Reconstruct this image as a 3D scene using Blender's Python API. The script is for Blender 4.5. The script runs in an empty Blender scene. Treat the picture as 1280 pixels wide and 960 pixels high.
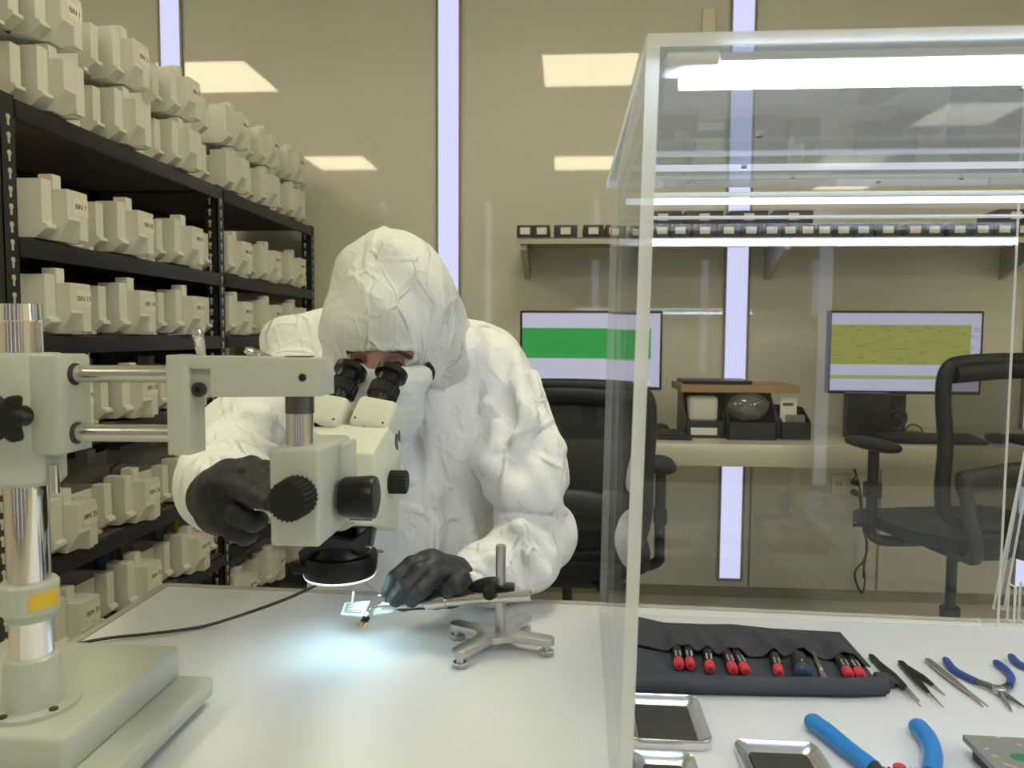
import bpy, bmesh, math, random
import numpy as np
from mathutils import Vector, Matrix, Euler

random.seed(7)
rng = np.random.default_rng(11)
SC = bpy.context.scene
COL = SC.collection
R = math.radians

# ------------------------------------------------------------------ camera
FPX, YAW, PITCH, ROLL, CZ = 924.0, R(4.02), R(-3.715), R(0.35), 1.17
_f = Vector((-math.sin(YAW) * math.cos(PITCH), math.cos(YAW) * math.cos(PITCH), math.sin(PITCH)))
_r = Vector((math.cos(YAW), math.sin(YAW), 0))
_u = _r.cross(_f)
CR = _r * math.cos(ROLL) + _u * math.sin(ROLL)
CU = -_r * math.sin(ROLL) + _u * math.cos(ROLL)
CAMP = Vector((0, 0, CZ))
cd = bpy.data.cameras.new('camera')
cd.sensor_fit = 'HORIZONTAL'
cd.sensor_width = 36.0
cd.lens = FPX / 1280 * 36
cd.clip_start = 0.02
cd.dof.use_dof = True
cd.dof.focus_distance = 1.08
cd.dof.aperture_fstop = 11.0
SC.view_settings.view_transform = 'Standard'
SC.view_settings.look = 'None'
SC.view_settings.exposure = 0.0
SC.view_settings.gamma = 1.0
SC.view_settings.use_curve_mapping = False
SC.cycles.transparent_max_bounces = 24
SC.cycles.max_bounces = 10
SC.cycles.use_denoising = True
cam = bpy.data.objects.new('camera', cd)
COL.objects.link(cam)
M3 = Matrix((CR, CU, -_f)).transposed()
cam.matrix_world = Matrix.Translation(CAMP) @ M3.to_4x4()
SC.camera = cam


def ray(px, py):
    return _f + CR * ((px - 640) / FPX) + CU * ((480 - py) / FPX)


def at(px, py, y):          # the place at room depth y seen in that direction
    d = ray(px, py)
    return CAMP + d * (y / d.y)


def onz(px, py, z):         # ... on the horizontal plane at height z
    d = ray(px, py)
    return CAMP + d * ((z - CZ) / d.z)


# ------------------------------------------------------------------ materials
def new_mat(name):
    m = bpy.data.materials.new(name)
    m.use_nodes = True
    return m, m.node_tree.nodes, m.node_tree.links


def mat(name, col, rough=0.5, metal=0.0, noise=0.0, nscale=20, bump=0.0, bscale=60, spec=0.5, coat=0.0, aniso=0.0):
    m, N, L = new_mat(name)
    b = N['Principled BSDF']
    b.inputs['Base Color'].default_value = (*col, 1)
    b.inputs['Roughness'].default_value = rough
    b.inputs['Metallic'].default_value = metal
    b.inputs['Specular IOR Level'].default_value = spec
    b.inputs['Coat Weight'].default_value = coat
    if noise or bump:
        tc = N.new('ShaderNodeTexCoord')
    if noise:
        n = N.new('ShaderNodeTexNoise')
        n.inputs['Scale'].default_value = nscale
        n.inputs['Detail'].default_value = 5
        L.new(tc.outputs['Object'], n.inputs['Vector'])
        r = N.new('ShaderNodeValToRGB')
        r.color_ramp.elements[0].position = 0.3
        r.color_ramp.elements[1].position = 0.7
        r.color_ramp.elements[0].color = (*[c * (1 - noise) for c in col], 1)
        r.color_ramp.elements[1].color = (*[min(1, c * (1 + noise)) for c in col], 1)
        L.new(n.outputs['Fac'], r.inputs['Fac'])
        L.new(r.outputs['Color'], b.inputs['Base Color'])
    if bump:
        n = N.new('ShaderNodeTexNoise')
        n.inputs['Scale'].default_value = bscale
        n.inputs['Detail'].default_value = 3
        L.new(tc.outputs['Object'], n.inputs['Vector'])
        bp = N.new('ShaderNodeBump')
        bp.inputs['Strength'].default_value = bump
        bp.inputs['Distance'].default_value = 0.002
        L.new(n.outputs['Fac'], bp.inputs['Height'])
        L.new(bp.outputs['Normal'], b.inputs['Normal'])
    return m


def emit(name, col, s):
    m, N, L = new_mat(name)
    N.remove(N['Principled BSDF'])
    e = N.new('ShaderNodeEmission')
    e.inputs['Color'].default_value = (*col, 1)
    e.inputs['Strength'].default_value = s
    L.new(e.outputs[0], N['Material Output'].inputs['Surface'])
    return m


def clear_mat(name, tint, base_ref=0.045, haze=0.0, hazecol=(0.9, 0.92, 0.95), grime=0.0):
    """clear acrylic sheet: transparent with a Fresnel mirror and a little surface haze"""
    m, N, L = new_mat(name)
    N.remove(N['Principled BSDF'])
    g = N.new('ShaderNodeNewGeometry')
    dot = N.new('ShaderNodeVectorMath'); dot.operation = 'DOT_PRODUCT'
    L.new(g.outputs['Incoming'], dot.inputs[0]); L.new(g.outputs['Normal'], dot.inputs[1])
    ab = N.new('ShaderNodeMath'); ab.operation = 'ABSOLUTE'
    L.new(dot.outputs['Value'], ab.inputs[0])
    om = N.new('ShaderNodeMath'); om.operation = 'SUBTRACT'; om.inputs[0].default_value = 1
    L.new(ab.outputs[0], om.inputs[1])
    pw = N.new('ShaderNodeMath'); pw.operation = 'POWER'; pw.inputs[1].default_value = 5
    L.new(om.outputs[0], pw.inputs[0])
    ma = N.new('ShaderNodeMath'); ma.operation = 'MULTIPLY_ADD'; ma.use_clamp = True
    ma.inputs[1].default_value = 0.8; ma.inputs[2].default_value = base_ref
    L.new(pw.outputs[0], ma.inputs[0])
    t = N.new('ShaderNodeBsdfTransparent'); t.inputs['Color'].default_value = (*tint, 1)
    gl = N.new('ShaderNodeBsdfGlossy'); gl.inputs['Roughness'].default_value = 0.015
    mx = N.new('ShaderNodeMixShader')
    L.new(ma.outputs[0], mx.inputs[0]); L.new(t.outputs[0], mx.inputs[1]); L.new(gl.outputs[0], mx.inputs[2])
    out = mx
    if haze:
        d = N.new('ShaderNodeBsdfDiffuse'); d.inputs['Color'].default_value = (*hazecol, 1)
        tl = N.new('ShaderNodeBsdfTranslucent'); tl.inputs['Color'].default_value = (*hazecol, 1)
        md = N.new('ShaderNodeMixShader'); md.inputs[0].default_value = 0.5
        L.new(d.outputs[0], md.inputs[1]); L.new(tl.outputs[0], md.inputs[2])
        m2 = N.new('ShaderNodeMixShader'); m2.inputs[0].default_value = haze
        if grime:
            tc = N.new('ShaderNodeTexCoord')
            n = N.new('ShaderNodeTexNoise'); n.inputs['Scale'].default_value = 9; n.inputs['Detail'].default_value = 8
            L.new(tc.outputs['Object'], n.inputs['Vector'])
            mr = N.new('ShaderNodeMapRange'); mr.inputs[1].default_value = 0.4; mr.inputs[2].default_value = 0.75
            mr.inputs[3].default_value = haze; mr.inputs[4].default_value = haze + grime
            L.new(n.outputs['Fac'], mr.inputs[0]); L.new(mr.outputs[0], m2.inputs[0])
        L.new(mx.outputs[0], m2.inputs[1]); L.new(md.outputs[0], m2.inputs[2])
        out = m2
    L.new(out.outputs[0], N['Material Output'].inputs['Surface'])
    return m


def tyvek(name, col, s1=0.35, scale=13.0, dist=.006, facet=.3):
    """papery coverall cloth with sharp crumple creases"""
    m, N, L = new_mat(name)
    b = N['Principled BSDF']
    b.inputs['Base Color'].default_value = (*col, 1)
    b.inputs['Roughness'].default_value = 0.55
    b.inputs['Specular IOR Level'].default_value = 0.25
    b.inputs['Subsurface Weight'].default_value = 0.0
    tc = N.new('ShaderNodeTexCoord')
    wn = N.new('ShaderNodeTexNoise'); wn.inputs['Scale'].default_value = 7; wn.inputs['Detail'].default_value = 3
    L.new(tc.outputs['Object'], wn.inputs['Vector'])
    sub = N.new('ShaderNodeVectorMath'); sub.operation = 'MULTIPLY_ADD'
    sub.inputs[1].default_value = (0.045, 0.045, 0.045)
    L.new(wn.outputs['Color'], sub.inputs[0]); L.new(tc.outputs['Object'], sub.inputs[2])
    hs = []
    for i, (sc, w) in enumerate(((scale, 1.0), (scale * 2.1, 0.55), (scale * 3.9, 0.28))):
        v = N.new('ShaderNodeTexVoronoi'); v.feature = 'DISTANCE_TO_EDGE'
        v.inputs['Scale'].default_value = sc
        mp = N.new('ShaderNodeMapping'); mp.inputs['Scale'].default_value = (1.0, 0.9, 0.6)
        mp.inputs['Rotation'].default_value = (0.2 + .9 * i, 0.5 - .7 * i, 0.3 + i)
        L.new(sub.outputs[0], mp.inputs['Vector']); L.new(mp.outputs[0], v.inputs['Vector'])
        mr = N.new('ShaderNodeMapRange'); mr.interpolation_type = 'SMOOTHERSTEP'
        mr.inputs[1].default_value = 0; mr.inputs[2].default_value = 0.07 + .03 * i
        mr.inputs[3].default_value = w; mr.inputs[4].default_value = 0
        L.new(v.outputs['Distance'], mr.inputs[0])
        # creases come and go over the cloth
        k = N.new('ShaderNodeTexNoise'); k.inputs['Scale'].default_value = 8 + 6 * i; k.inputs['Detail'].default_value = 2
        mk = N.new('ShaderNodeMapping'); mk.inputs['Location'].default_value = (3.1 * i, 1.7, 0)
        L.new(tc.outputs['Object'], mk.inputs['Vector']); L.new(mk.outputs[0], k.inputs['Vector'])
        km = N.new('ShaderNodeMapRange'); km.inputs[1].default_value = 0.42; km.inputs[2].default_value = 0.62
        L.new(k.outputs['Fac'], km.inputs[0])
        mu = N.new('ShaderNodeMath'); mu.operation = 'MULTIPLY'
        L.new(mr.outputs[0], mu.inputs[0]); L.new(km.outputs[0], mu.inputs[1])
        hs.append(mu)
    ad0 = N.new('ShaderNodeMath'); ad0.operation = 'ADD'
    L.new(hs[0].outputs[0], ad0.inputs[0]); L.new(hs[1].outputs[0], ad0.inputs[1])
    ad = N.new('ShaderNodeMath'); ad.operation = 'ADD'
    L.new(ad0.outputs[0], ad.inputs[0]); L.new(hs[2].outputs[0], ad.inputs[1])
    bp = N.new('ShaderNodeBump'); bp.inputs['Strength'].default_value = s1; bp.inputs['Distance'].default_value = dist
    L.new(ad.outputs[0], bp.inputs['Height'])
    nrm = bp.outputs[0]
    # flat facets between the creases, as in crumpled paper
    for i, (sc, kf) in enumerate(((scale * 1.3, facet), (scale * 3.1, facet * .6))):
        v = N.new('ShaderNodeTexVoronoi'); v.feature = 'F1'; v.inputs['Scale'].default_value = sc
        mp = N.new('ShaderNodeMapping'); mp.inputs['Scale'].default_value = (1.0, 0.9, 0.5)
        mp.inputs['Rotation'].default_value = (.7 - .9 * i, .4 + 1.1 * i, .9)
        L.new(sub.outputs[0], mp.inputs['Vector']); L.new(mp.outputs[0], v.inputs['Vector'])
        c0 = N.new('ShaderNodeVectorMath'); c0.operation = 'SUBTRACT'; c0.inputs[1].default_value = (.5, .5, .5)
        L.new(v.outputs['Color'], c0.inputs[0])
        c1 = N.new('ShaderNodeVectorMath'); c1.operation = 'MULTIPLY_ADD'; c1.inputs[1].default_value = (kf, kf, kf)
        L.new(c0.outputs[0], c1.inputs[0]); L.new(nrm, c1.inputs[2])
        c2 = N.new('ShaderNodeVectorMath'); c2.operation = 'NORMALIZE'
        L.new(c1.outputs[0], c2.inputs[0]); nrm = c2.outputs[0]
    L.new(nrm, b.inputs['Normal'])
    return m


M = {}
M['wall'] = mat('wall_panel_paint', (0.66, 0.64, 0.56), 0.03, noise=0.03, nscale=1.5)
M['wall2'] = mat('plain_wall_paint', (0.64, 0.61, 0.54), 0.6)
M['wall3'] = mat('front_wall_paint', (0.30, 0.29, 0.27), 0.6)
M['floor'] = mat('grey_vinyl_floor', (0.66, 0.63, 0.55), 0.3, noise=0.08, nscale=6)
M['ceil'] = mat('white_ceiling', (0.86, 0.85, 0.82), 0.8)
M['light'] = emit('ceiling_diffuser', (1.0, 0.93, 0.62), 16.0)
M['slit'] = emit('daylit_slit_window', (0.63, 0.645, 0.90), 1.1)
M['slit2'] = emit('bright_daylit_slit_window', (0.70, 0.74, 0.95), 2.4)
M['lightframe'] = mat('light_frame', (0.8, 0.8, 0.78), 0.4)
M['seam'] = mat('wall_seam_strip', (0.27, 0.25, 0.19), 0.4)
M['table'] = mat('white_laminate', (0.745, 0.77, 0.83), 0.45, noise=0.015, nscale=3)
M['band'] = mat('grey_edge_band', (0.42, 0.40, 0.35), 0.35)
M['steelleg'] = mat('grey_painted_leg', (0.3, 0.3, 0.3), 0.4)
M['cream'] = mat('cream_enamel', (0.49, 0.525, 0.48), 0.32, noise=0.02, nscale=5)
M['cream2'] = mat('ivory_enamel', (0.68, 0.70, 0.61), 0.35)
M['chrome'] = mat('chrome', (0.78, 0.77, 0.75), 0.09, 1.0)
M['rod'] = mat('brushed_rod', (0.62, 0.61, 0.58), 0.24, 1.0)
M['steel'] = mat('brushed_steel', (0.50, 0.50, 0.49), 0.34, 1.0, noise=0.06, nscale=50)
M['darksteel'] = mat('dark_steel', (0.16, 0.16, 0.16), 0.35, 1.0)
M['black'] = mat('black_plastic', (0.005, 0.006, 0.006), 0.35, spec=0.35)
M['blackmat'] = mat('matt_black', (0.009, 0.010, 0.009), 0.6, bump=0.1, spec=0.35)
M['screw'] = mat('dark_screw', (0.06, 0.06, 0.055), 0.4, 0.6)
M['yellow'] = mat('yellow_sticker', (0.75, 0.52, 0.04), 0.4)
M['rack'] = mat('black_rack_steel', (0.016, 0.017, 0.017), 0.38)
M['board'] = mat('brown_particle_board', (0.11, 0.08, 0.055), 0.8, noise=0.25, nscale=90)
M['hole'] = mat('punched_slot', (0.55, 0.52, 0.42), 0.5)
M['bin'] = mat('white_bin_card', (0.72, 0.705, 0.64), 0.5, noise=0.015, nscale=9)
M['card'] = mat('paper_label', (0.80, 0.765, 0.66), 0.7)
M['ink'] = mat('dark_ink', (0.09, 0.065, 0.04), 0.7)
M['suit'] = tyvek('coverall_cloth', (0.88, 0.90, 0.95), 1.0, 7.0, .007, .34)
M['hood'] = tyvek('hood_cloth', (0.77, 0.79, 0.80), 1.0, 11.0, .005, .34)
M['skin'] = mat('skin', (0.30, 0.155, 0.125), 0.5, noise=0.1, nscale=60)
M['browhair'] = mat('brown_hair', (0.05, 0.03, 0.02), 0.6)
M['eye'] = mat('dark_eye', (0.03, 0.015, 0.012), 0.15)
M['mask'] = mat('pale_blue_mask', (0.72, 0.775, 0.80), 0.6, bump=0.25, bscale=30)
M['glove'] = mat('black_nitrile', (0.016, 0.018, 0.019), 0.6, bump=0.15, bscale=45)
M['glove2'] = mat('charcoal_nitrile', (0.026, 0.032, 0.038), 0.5, bump=0.15, bscale=45)
M['alu'] = mat('cast_aluminium', (0.52, 0.52, 0.52), 0.38, 0.9, noise=0.05, nscale=60)
M['cable'] = mat('dark_cable', (0.03, 0.03, 0.028), 0.5)
M['ledtube'] = emit('led_tube_light', (0.76, 0.88, 1.0), 34.0)
M['ledtube2'] = emit('rear_led_light', (0.84, 0.90, 1.0), 2.4)
M['ringled'] = emit('ring_led_light', (0.62, 0.92, 1.0), 30.0)
M['acr'] = clear_mat('clear_acrylic', (0.975, 0.982, 0.99), 0.03, haze=0.0012, grime=0.006)
M['acrtop'] = clear_mat('hazy_acrylic', (0.86, 0.90, 0.97), 0.06, haze=0.17, hazecol=(0.52, 0.60, 0.76), grime=0.06)
M['acredge'] = clear_mat('polished_acrylic_edge', (0.85, 0.88, 0.88), 0.12, haze=0.78, hazecol=(0.95, 0.97, 0.97))
M['scratch'] = clear_mat('scratched_acrylic', (1, 1, 1), 0.02, haze=0.55, hazecol=(0.95, 0.94, 0.88))
M['navycloth'] = mat('navy_grey_canvas', (0.050, 0.057, 0.076), 0.85, noise=0.12, nscale=40, bump=0.3, bscale=140)
M['navycloth2'] = mat('navy_grey_pocket', (0.045, 0.050, 0.064), 0.85, noise=0.12, nscale=40, bump=0.3, bscale=140)
M['red'] = mat('red_cap', (0.62, 0.045, 0.07), 0.4)
M['handleblk'] = mat('black_handle', (0.02, 0.022, 0.02), 0.4)
M['whiteprint'] = mat('white_print', (0.7, 0.7, 0.66), 0.6)
M['navy'] = mat('navy_blue_handle', (0.025, 0.055, 0.14), 0.3)
M['pblue'] = mat('royal_blue_grip', (0.03, 0.075, 0.34), 0.35)
M['lblue'] = mat('bright_blue_grip', (0.02, 0.22, 0.66), 0.28)
M['trayfoam'] = mat('dark_mat', (0.045, 0.044, 0.042), 0.85, noise=0.15, nscale=15)
M['trayst'] = mat('tray_steel', (0.72, 0.73, 0.74), 0.22, 1.0)
M['green'] = mat('green_sticker', (0.02, 0.22, 0.09), 0.4)
M['plate'] = mat('grey_plate', (0.30, 0.30, 0.29), 0.4, 0.3)
M['desk'] = mat('stainless_desk', (0.62, 0.59, 0.50), 0.35, 0.35, noise=0.05, nscale=4)
M['bezel'] = mat('monitor_bezel', (0.015, 0.015, 0.018), 0.4)
M['chair'] = mat('chair_black', (0.006, 0.008, 0.012), 0.5, spec=0.35)
M['chairgrey'] = mat('chair_dark_grey', (0.024, 0.029, 0.032), 0.5)
M['wood'] = mat('brown_board', (0.33, 0.21, 0.11), 0.6, noise=0.1, nscale=10)
M['blackbin'] = mat('black_tray_plastic', (0.014, 0.016, 0.018), 0.35)
M['whitebag'] = mat('white_bag', (0.6, 0.58, 0.52), 0.5, bump=0.6, bscale=25)
M['plasticbag'] = clear_mat('clear_bag', (0.85, 0.87, 0.88), 0.12, haze=0.12)
M['shelfst'] = mat('stainless_shelf', (0.47, 0.45, 0.38), 0.35, 0.5)
M['shelfbin'] = mat('dark_parts_box', (0.03, 0.024, 0.026), 0.4)
M['shelfbin2'] = mat('maroon_parts_box', (0.06, 0.028, 0.03), 0.4)
M['shelfbin3'] = mat('slate_parts_box', (0.035, 0.036, 0.06), 0.4)
M['plug'] = mat('outlet_plate', (0.78, 0.73, 0.58), 0.5)
M['pcb'] = mat('white_board', (0.75, 0.85, 0.85), 0.4)
M['brass'] = mat('brass', (0.6, 0.45, 0.12), 0.3, 1.0)
M['bluebox'] = mat('blue_box', (0.05, 0.12, 0.25), 0.5)
M['amber'] = mat('yellow_tag', (0.62, 0.5, 0.02), 0.5)
M['greybag'] = mat('grey_antistatic_bag', (0.22, 0.22, 0.21), 0.35, 0.3, noise=0.2, nscale=30)


def mesh_mat():
    """see-through woven seat mesh"""
    m, N, L = new_mat('chair_mesh')
    b = N['Principled BSDF']
    b.inputs['Base Color'].default_value = (0.012, 0.015, 0.018, 1)
    b.inputs['Roughness'].default_value = 0.7
    t = N.new('ShaderNodeBsdfTransparent')
    mx = N.new('ShaderNodeMixShader'); mx.inputs[0].default_value = 0.72
    L.new(t.outputs[0], mx.inputs[1]); L.new(b.outputs[0], mx.inputs[2])
    L.new(mx.outputs[0], N['Material Output'].inputs['Surface'])
    return m


M['mesh'] = mesh_mat()
M['mesh2'] = mesh_mat(); M['mesh2'].name = 'chair_mesh_open'
M['mesh2'].node_tree.nodes['Mix Shader'].inputs[0].default_value = 0.38


def screen_mat(name, bands, marks=None):
    """bands: list of (top fraction from the top of the screen, colour); marks draws rows of small dark dashes"""
    m, N, L = new_mat(name)
    N.remove(N['Principled BSDF'])
    tc = N.new('ShaderNodeTexCoord')
    sp = N.new('ShaderNodeSeparateXYZ'); L.new(tc.outputs['UV'], sp.inputs[0])
    inv = N.new('ShaderNodeMath'); inv.operation = 'SUBTRACT'; inv.inputs[0].default_value = 1
    L.new(sp.outputs['Y'], inv.inputs[1])
    cr = N.new('ShaderNodeValToRGB'); cr.color_ramp.interpolation = 'CONSTANT'
    e = cr.color_ramp.elements
    e[0].position = bands[0][0]; e[0].color = (*bands[0][1], 1)
    e[1].position = bands[1][0]; e[1].color = (*bands[1][1], 1)
    for p, c in bands[2:]:
        x = e.new(p); x.color = (*c, 1)
    L.new(inv.outputs[0], cr.inputs['Fac'])
    em = N.new('ShaderNodeEmission')
    src = cr.outputs['Color']
    # light margin at the right of the coloured field
    gt = N.new('ShaderNodeMath'); gt.operation = 'GREATER_THAN'; gt.inputs[1].default_value = 0.935
    L.new(sp.outputs['X'], gt.inputs[0])
    mm = N.new('ShaderNodeMix'); mm.data_type = 'RGBA'
    mm.inputs['B'].default_value = (*bands[0][1], 1)
    L.new(gt.outputs[0], mm.inputs['Factor']); L.new(src, mm.inputs['A'])
    src = mm.outputs['Result']
    if marks:
        mp = N.new('ShaderNodeMapping'); mp.inputs['Scale'].default_value = (12, 34, 1)
        L.new(tc.outputs['UV'], mp.inputs['Vector'])
        nz = N.new('ShaderNodeTexNoise'); nz.inputs['Scale'].default_value = 1.0; nz.inputs['Detail'].default_value = 4
        L.new(mp.outputs[0], nz.inputs['Vector'])
        g2 = N.new('ShaderNodeMath'); g2.operation = 'GREATER_THAN'; g2.inputs[1].default_value = 0.60
        L.new(nz.outputs['Fac'], g2.inputs[0])
        mk = N.new('ShaderNodeMath'); mk.operation = 'MULTIPLY'; mk.inputs[1].default_value = 0.30
        L.new(g2.outputs[0], mk.inputs[0])
        lt = N.new('ShaderNodeMath'); lt.operation = 'LESS_THAN'; lt.inputs[1].default_value = 0.64
        L.new(inv.outputs[0], lt.inputs[0])
        l2 = N.new('ShaderNodeMath'); l2.operation = 'GREATER_THAN'; l2.inputs[1].default_value = 0.16
        L.new(inv.outputs[0], l2.inputs[0])
        l3 = N.new('ShaderNodeMath'); l3.operation = 'MULTIPLY'
        L.new(lt.outputs[0], l3.inputs[0]); L.new(l2.outputs[0], l3.inputs[1]); lt = l3
        ml = N.new('ShaderNodeMath'); ml.operation = 'MULTIPLY'
        L.new(mk.outputs[0], ml.inputs[0]); L.new(lt.outputs[0], ml.inputs[1])
        m3 = N.new('ShaderNodeMix'); m3.data_type = 'RGBA'; m3.inputs['B'].default_value = (*marks, 1)
        L.new(ml.outputs[0], m3.inputs['Factor']); L.new(src, m3.inputs['A'])
        src = m3.outputs['Result']
    L.new(src, em.inputs['Color'])
    em.inputs['Strength'].default_value = 0.95
    L.new(em.outputs[0], N['Material Output'].inputs['Surface'])
    return m


# ------------------------------------------------------------------ mesh helpers
class MB:
    """collects shapes (given in world coordinates) and links them as ONE mesh object"""

    def __init__(self):
        self.bm = bmesh.new()
        self.mi = 0

    def _new(self, before):
        for f in self.bm.faces:
            if f.index == -1 or f.index >= before:
                pass

    def add(self, verts, faces):
        vs = [self.bm.verts.new(v) for v in verts]
        fs = []
        for f in faces:
            try:
                x = self.bm.faces.new([vs[i] for i in f])
                x.material_index = self.mi
                fs.append(x)
            except ValueError:
                pass
        return vs, fs

    def box(self, lo, hi, bev=0.0, rot=None, seg=2):
        lo, hi = Vector(lo), Vector(hi)
        c = (lo + hi) / 2
        h = (hi - lo) / 2
        vs = []
        for sx, sy, sz in ((-1, -1, -1), (1, -1, -1), (1, 1, -1), (-1, 1, -1), (-1, -1, 1), (1, -1, 1), (1, 1, 1), (-1, 1, 1)):
            vs.append(Vector((sx * h.x, sy * h.y, sz * h.z)))
        t = bmesh.new()
        tv = [t.verts.new(v) for v in vs]
        for f in ((0, 3, 2, 1), (4, 5, 6, 7), (0, 1, 5, 4), (1, 2, 6, 5), (2, 3, 7, 6), (3, 0, 4, 7)):
            t.faces.new([tv[i] for i in f])
        if bev:
            bmesh.ops.bevel(t, geom=t.edges[:], offset=bev, segments=seg, affect='EDGES', profile=0.5)
        self._merge(t, (Matrix.Translation(c) @ (rot.to_4x4() if rot else Matrix.Identity(4))))
        return self

    def _merge(self, t, mtx):
        t.verts.index_update()
        vs = [self.bm.verts.new(mtx @ v.co) for v in t.verts]
        for f in t.faces:
            try:
                x = self.bm.faces.new([vs[v.index] for v in f.verts])
                x.material_index = self.mi
            except ValueError:
                pass
        t.free()

    def prism(self, pts, n, d, bev=0.0):
        """closed outline pts (3-D), pushed by vector d"""
        t = bmesh.new()
        a = [t.verts.new(Vector(p)) for p in pts]
        b = [t.verts.new(Vector(p) + Vector(d)) for p in pts]
        k = len(pts)
        t.faces.new(a[::-1]); t.faces.new(b)
        for i in range(k):
            t.faces.new((a[i], a[(i + 1) % k], b[(i + 1) % k], b[i]))
        bmesh.ops.recalc_face_normals(t, faces=t.faces[:])
        if bev:
            bmesh.ops.bevel(t, geom=t.edges[:], offset=bev, segments=2, affect='EDGES', profile=0.5)
        self._merge(t, Matrix.Identity(4))
        return self

    def lathe(self, prof, p0, axis, seg=32, cap=True):
        """prof = list of (distance along axis, radius)"""
        ax = Vector(axis).normalized()
        s = ax.orthogonal().normalized()
        t = ax.cross(s)
        p0 = Vector(p0)
        rings = []
        for z, r in prof:
            rings.append([self.bm.verts.new(p0 + ax * z + (s * math.cos(2 * math.pi * i / seg) + t * math.sin(2 * math.pi * i / seg)) * max(r, 1e-5)) for i in range(seg)])
        for a, b in zip(rings, rings[1:]):
            for i in range(seg):
                x = self.bm.faces.new((a[i], a[(i + 1) % seg], b[(i + 1) % seg], b[i]))
                x.material_index = self.mi
        if cap:
            x = self.bm.faces.new(rings[0][::-1]); x.material_index = self.mi
            x = self.bm.faces.new(rings[-1]); x.material_index = self.mi
        return self

    def cyl(self, a, b, r, r2=None, seg=24, bev=0.0):
        a, b = Vector(a), Vector(b)
        r2 = r if r2 is None else r2
        l = (b - a).length
        if bev:
            prof = [(0, r - bev), (bev, r), (l - bev, r2), (l, r2 - bev)]
        else:
            prof = [(0, r), (l, r2)]
        return self.lathe(prof, a, b - a, seg)

    def knurl(self, a, b, r, n=28, depth=0.0012, r2=None, bev=0.0015):
        """ribbed knob"""
        a, b = Vector(a), Vector(b)
        ax = (b - a).normalized(); l = (b - a).length
        r2 = r2 or r
        s = ax.orthogonal().normalized(); t = ax.cross(s)
        rings = []
        for z, rr in ((0, r - bev), (bev, r), (l - bev, r2), (l, r2 - bev)):
            ring = []
            for i in range(n * 4):
                q = rr - (depth if i % 4 >= 2 else 0)
                an = 2 * math.pi * i / (n * 4)
                ring.append(self.bm.verts.new(a + ax * z + (s * math.cos(an) + t * math.sin(an)) * q))
            rings.append(ring)
        k = n * 4
        for p, q in zip(rings, rings[1:]):
            for i in range(k):
                x = self.bm.faces.new((p[i], p[(i + 1) % k], q[(i + 1) % k], q[i])); x.material_index = self.mi
        self.bm.faces.new(rings[0][::-1]).material_index = self.mi
        self.bm.faces.new(rings[-1]).material_index = self.mi
        return self

    def tube(self, pts, r, seg=10, smooth=4, taper=None):
        P = [Vector(p) for p in pts]
        if smooth and len(P) > 2:
            Q = []
            for i in range(len(P) - 1):
                p0 = P[max(i - 1, 0)]; p1 = P[i]; p2 = P[i + 1]; p3 = P[min(i + 2, len(P) - 1)]
                for k in range(smooth):
                    t = k / smooth
                    Q.append(0.5 * ((2 * p1) + (-p0 + p2) * t + (2 * p0 - 5 * p1 + 4 * p2 - p3) * t * t + (-p0 + 3 * p1 - 3 * p2 + p3) * t ** 3))
            Q.append(P[-1]); P = Q
        rings = []
        n = None
        for i, p in enumerate(P):
            d = (P[min(i + 1, len(P) - 1)] - P[max(i - 1, 0)]).normalized()
            if n is None:
                n = d.orthogonal().normalized()
            n = (n - d * n.dot(d)).normalized()
            b = d.cross(n)
            rr = r if taper is None else taper(i / (len(P) - 1)) * r
            rings.append([self.bm.verts.new(p + (n * math.cos(2 * math.pi * k / seg) + b * math.sin(2 * math.pi * k / seg)) * rr) for k in range(seg)])
        for a, b in zip(rings, rings[1:]):
            for k in range(seg):
                self.bm.faces.new((a[k], a[(k + 1) % seg], b[(k + 1) % seg], b[k])).material_index = self.mi
        self.bm.faces.new(rings[0][::-1]).material_index = self.mi
        self.bm.faces.new(rings[-1]).material_index = self.mi
        return self

    def ball(self, c, r, seg=20, rot=None):
        r = Vector(r) if hasattr(r, '__len__') else Vector((r, r, r))
        t = bmesh.new()
        bmesh.ops.create_uvsphere(t, u_segments=seg, v_segments=max(8, seg // 2), radius=1)
        mt = Matrix.Translation(Vector(c)) @ (rot.to_4x4() if rot else Matrix.Identity(4)) @ Matrix.Diagonal((*r, 1))
        self._merge(t, mt)
        return self

    def build(self, name, m, parent=None, smooth=35):
        self.bm.normal_update()
        bmesh.ops.recalc_face_normals(self.bm, faces=self.bm.faces[:])
        me = bpy.data.meshes.new(name)
        self.bm.to_mesh(me)
        self.bm.free()
        return link_mesh(name, me, m, parent, smooth)


def wmat(o):
    mt = o.matrix_basis.copy()
    while o.parent:
        o = o.parent
        mt = o.matrix_basis @ mt
    return mt


def link_mesh(name, me, m, parent=None, smooth=35):
    for x in (m if isinstance(m, (list, tuple)) else [m]):
        me.materials.append(x)
    if smooth:
        for p in me.polygons:
            p.use_smooth = True
        try:
            me.set_sharp_from_angle(angle=R(smooth))
        except Exception:
            pass
    o = bpy.data.objects.new(name, me)
    COL.objects.link(o)
    if parent:
        me.transform(wmat(parent).inverted())
        o.parent = parent
    return o


def tag(o, label=None, cat=None, group=None, kind=None):
    if label: o['label'] = label
    if cat: o['category'] = cat
    if group: o['group'] = group
    if kind: o['kind'] = kind
    return o


def thing(name, loc, label, cat, group=None, rz=0.0):
    o = bpy.data.objects.new(name, None)
    o.empty_display_size = 0.05
    COL.objects.link(o)
    o.location = loc
    o.rotation_euler = (0, 0, rz)
    return tag(o, label, cat, group)


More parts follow.
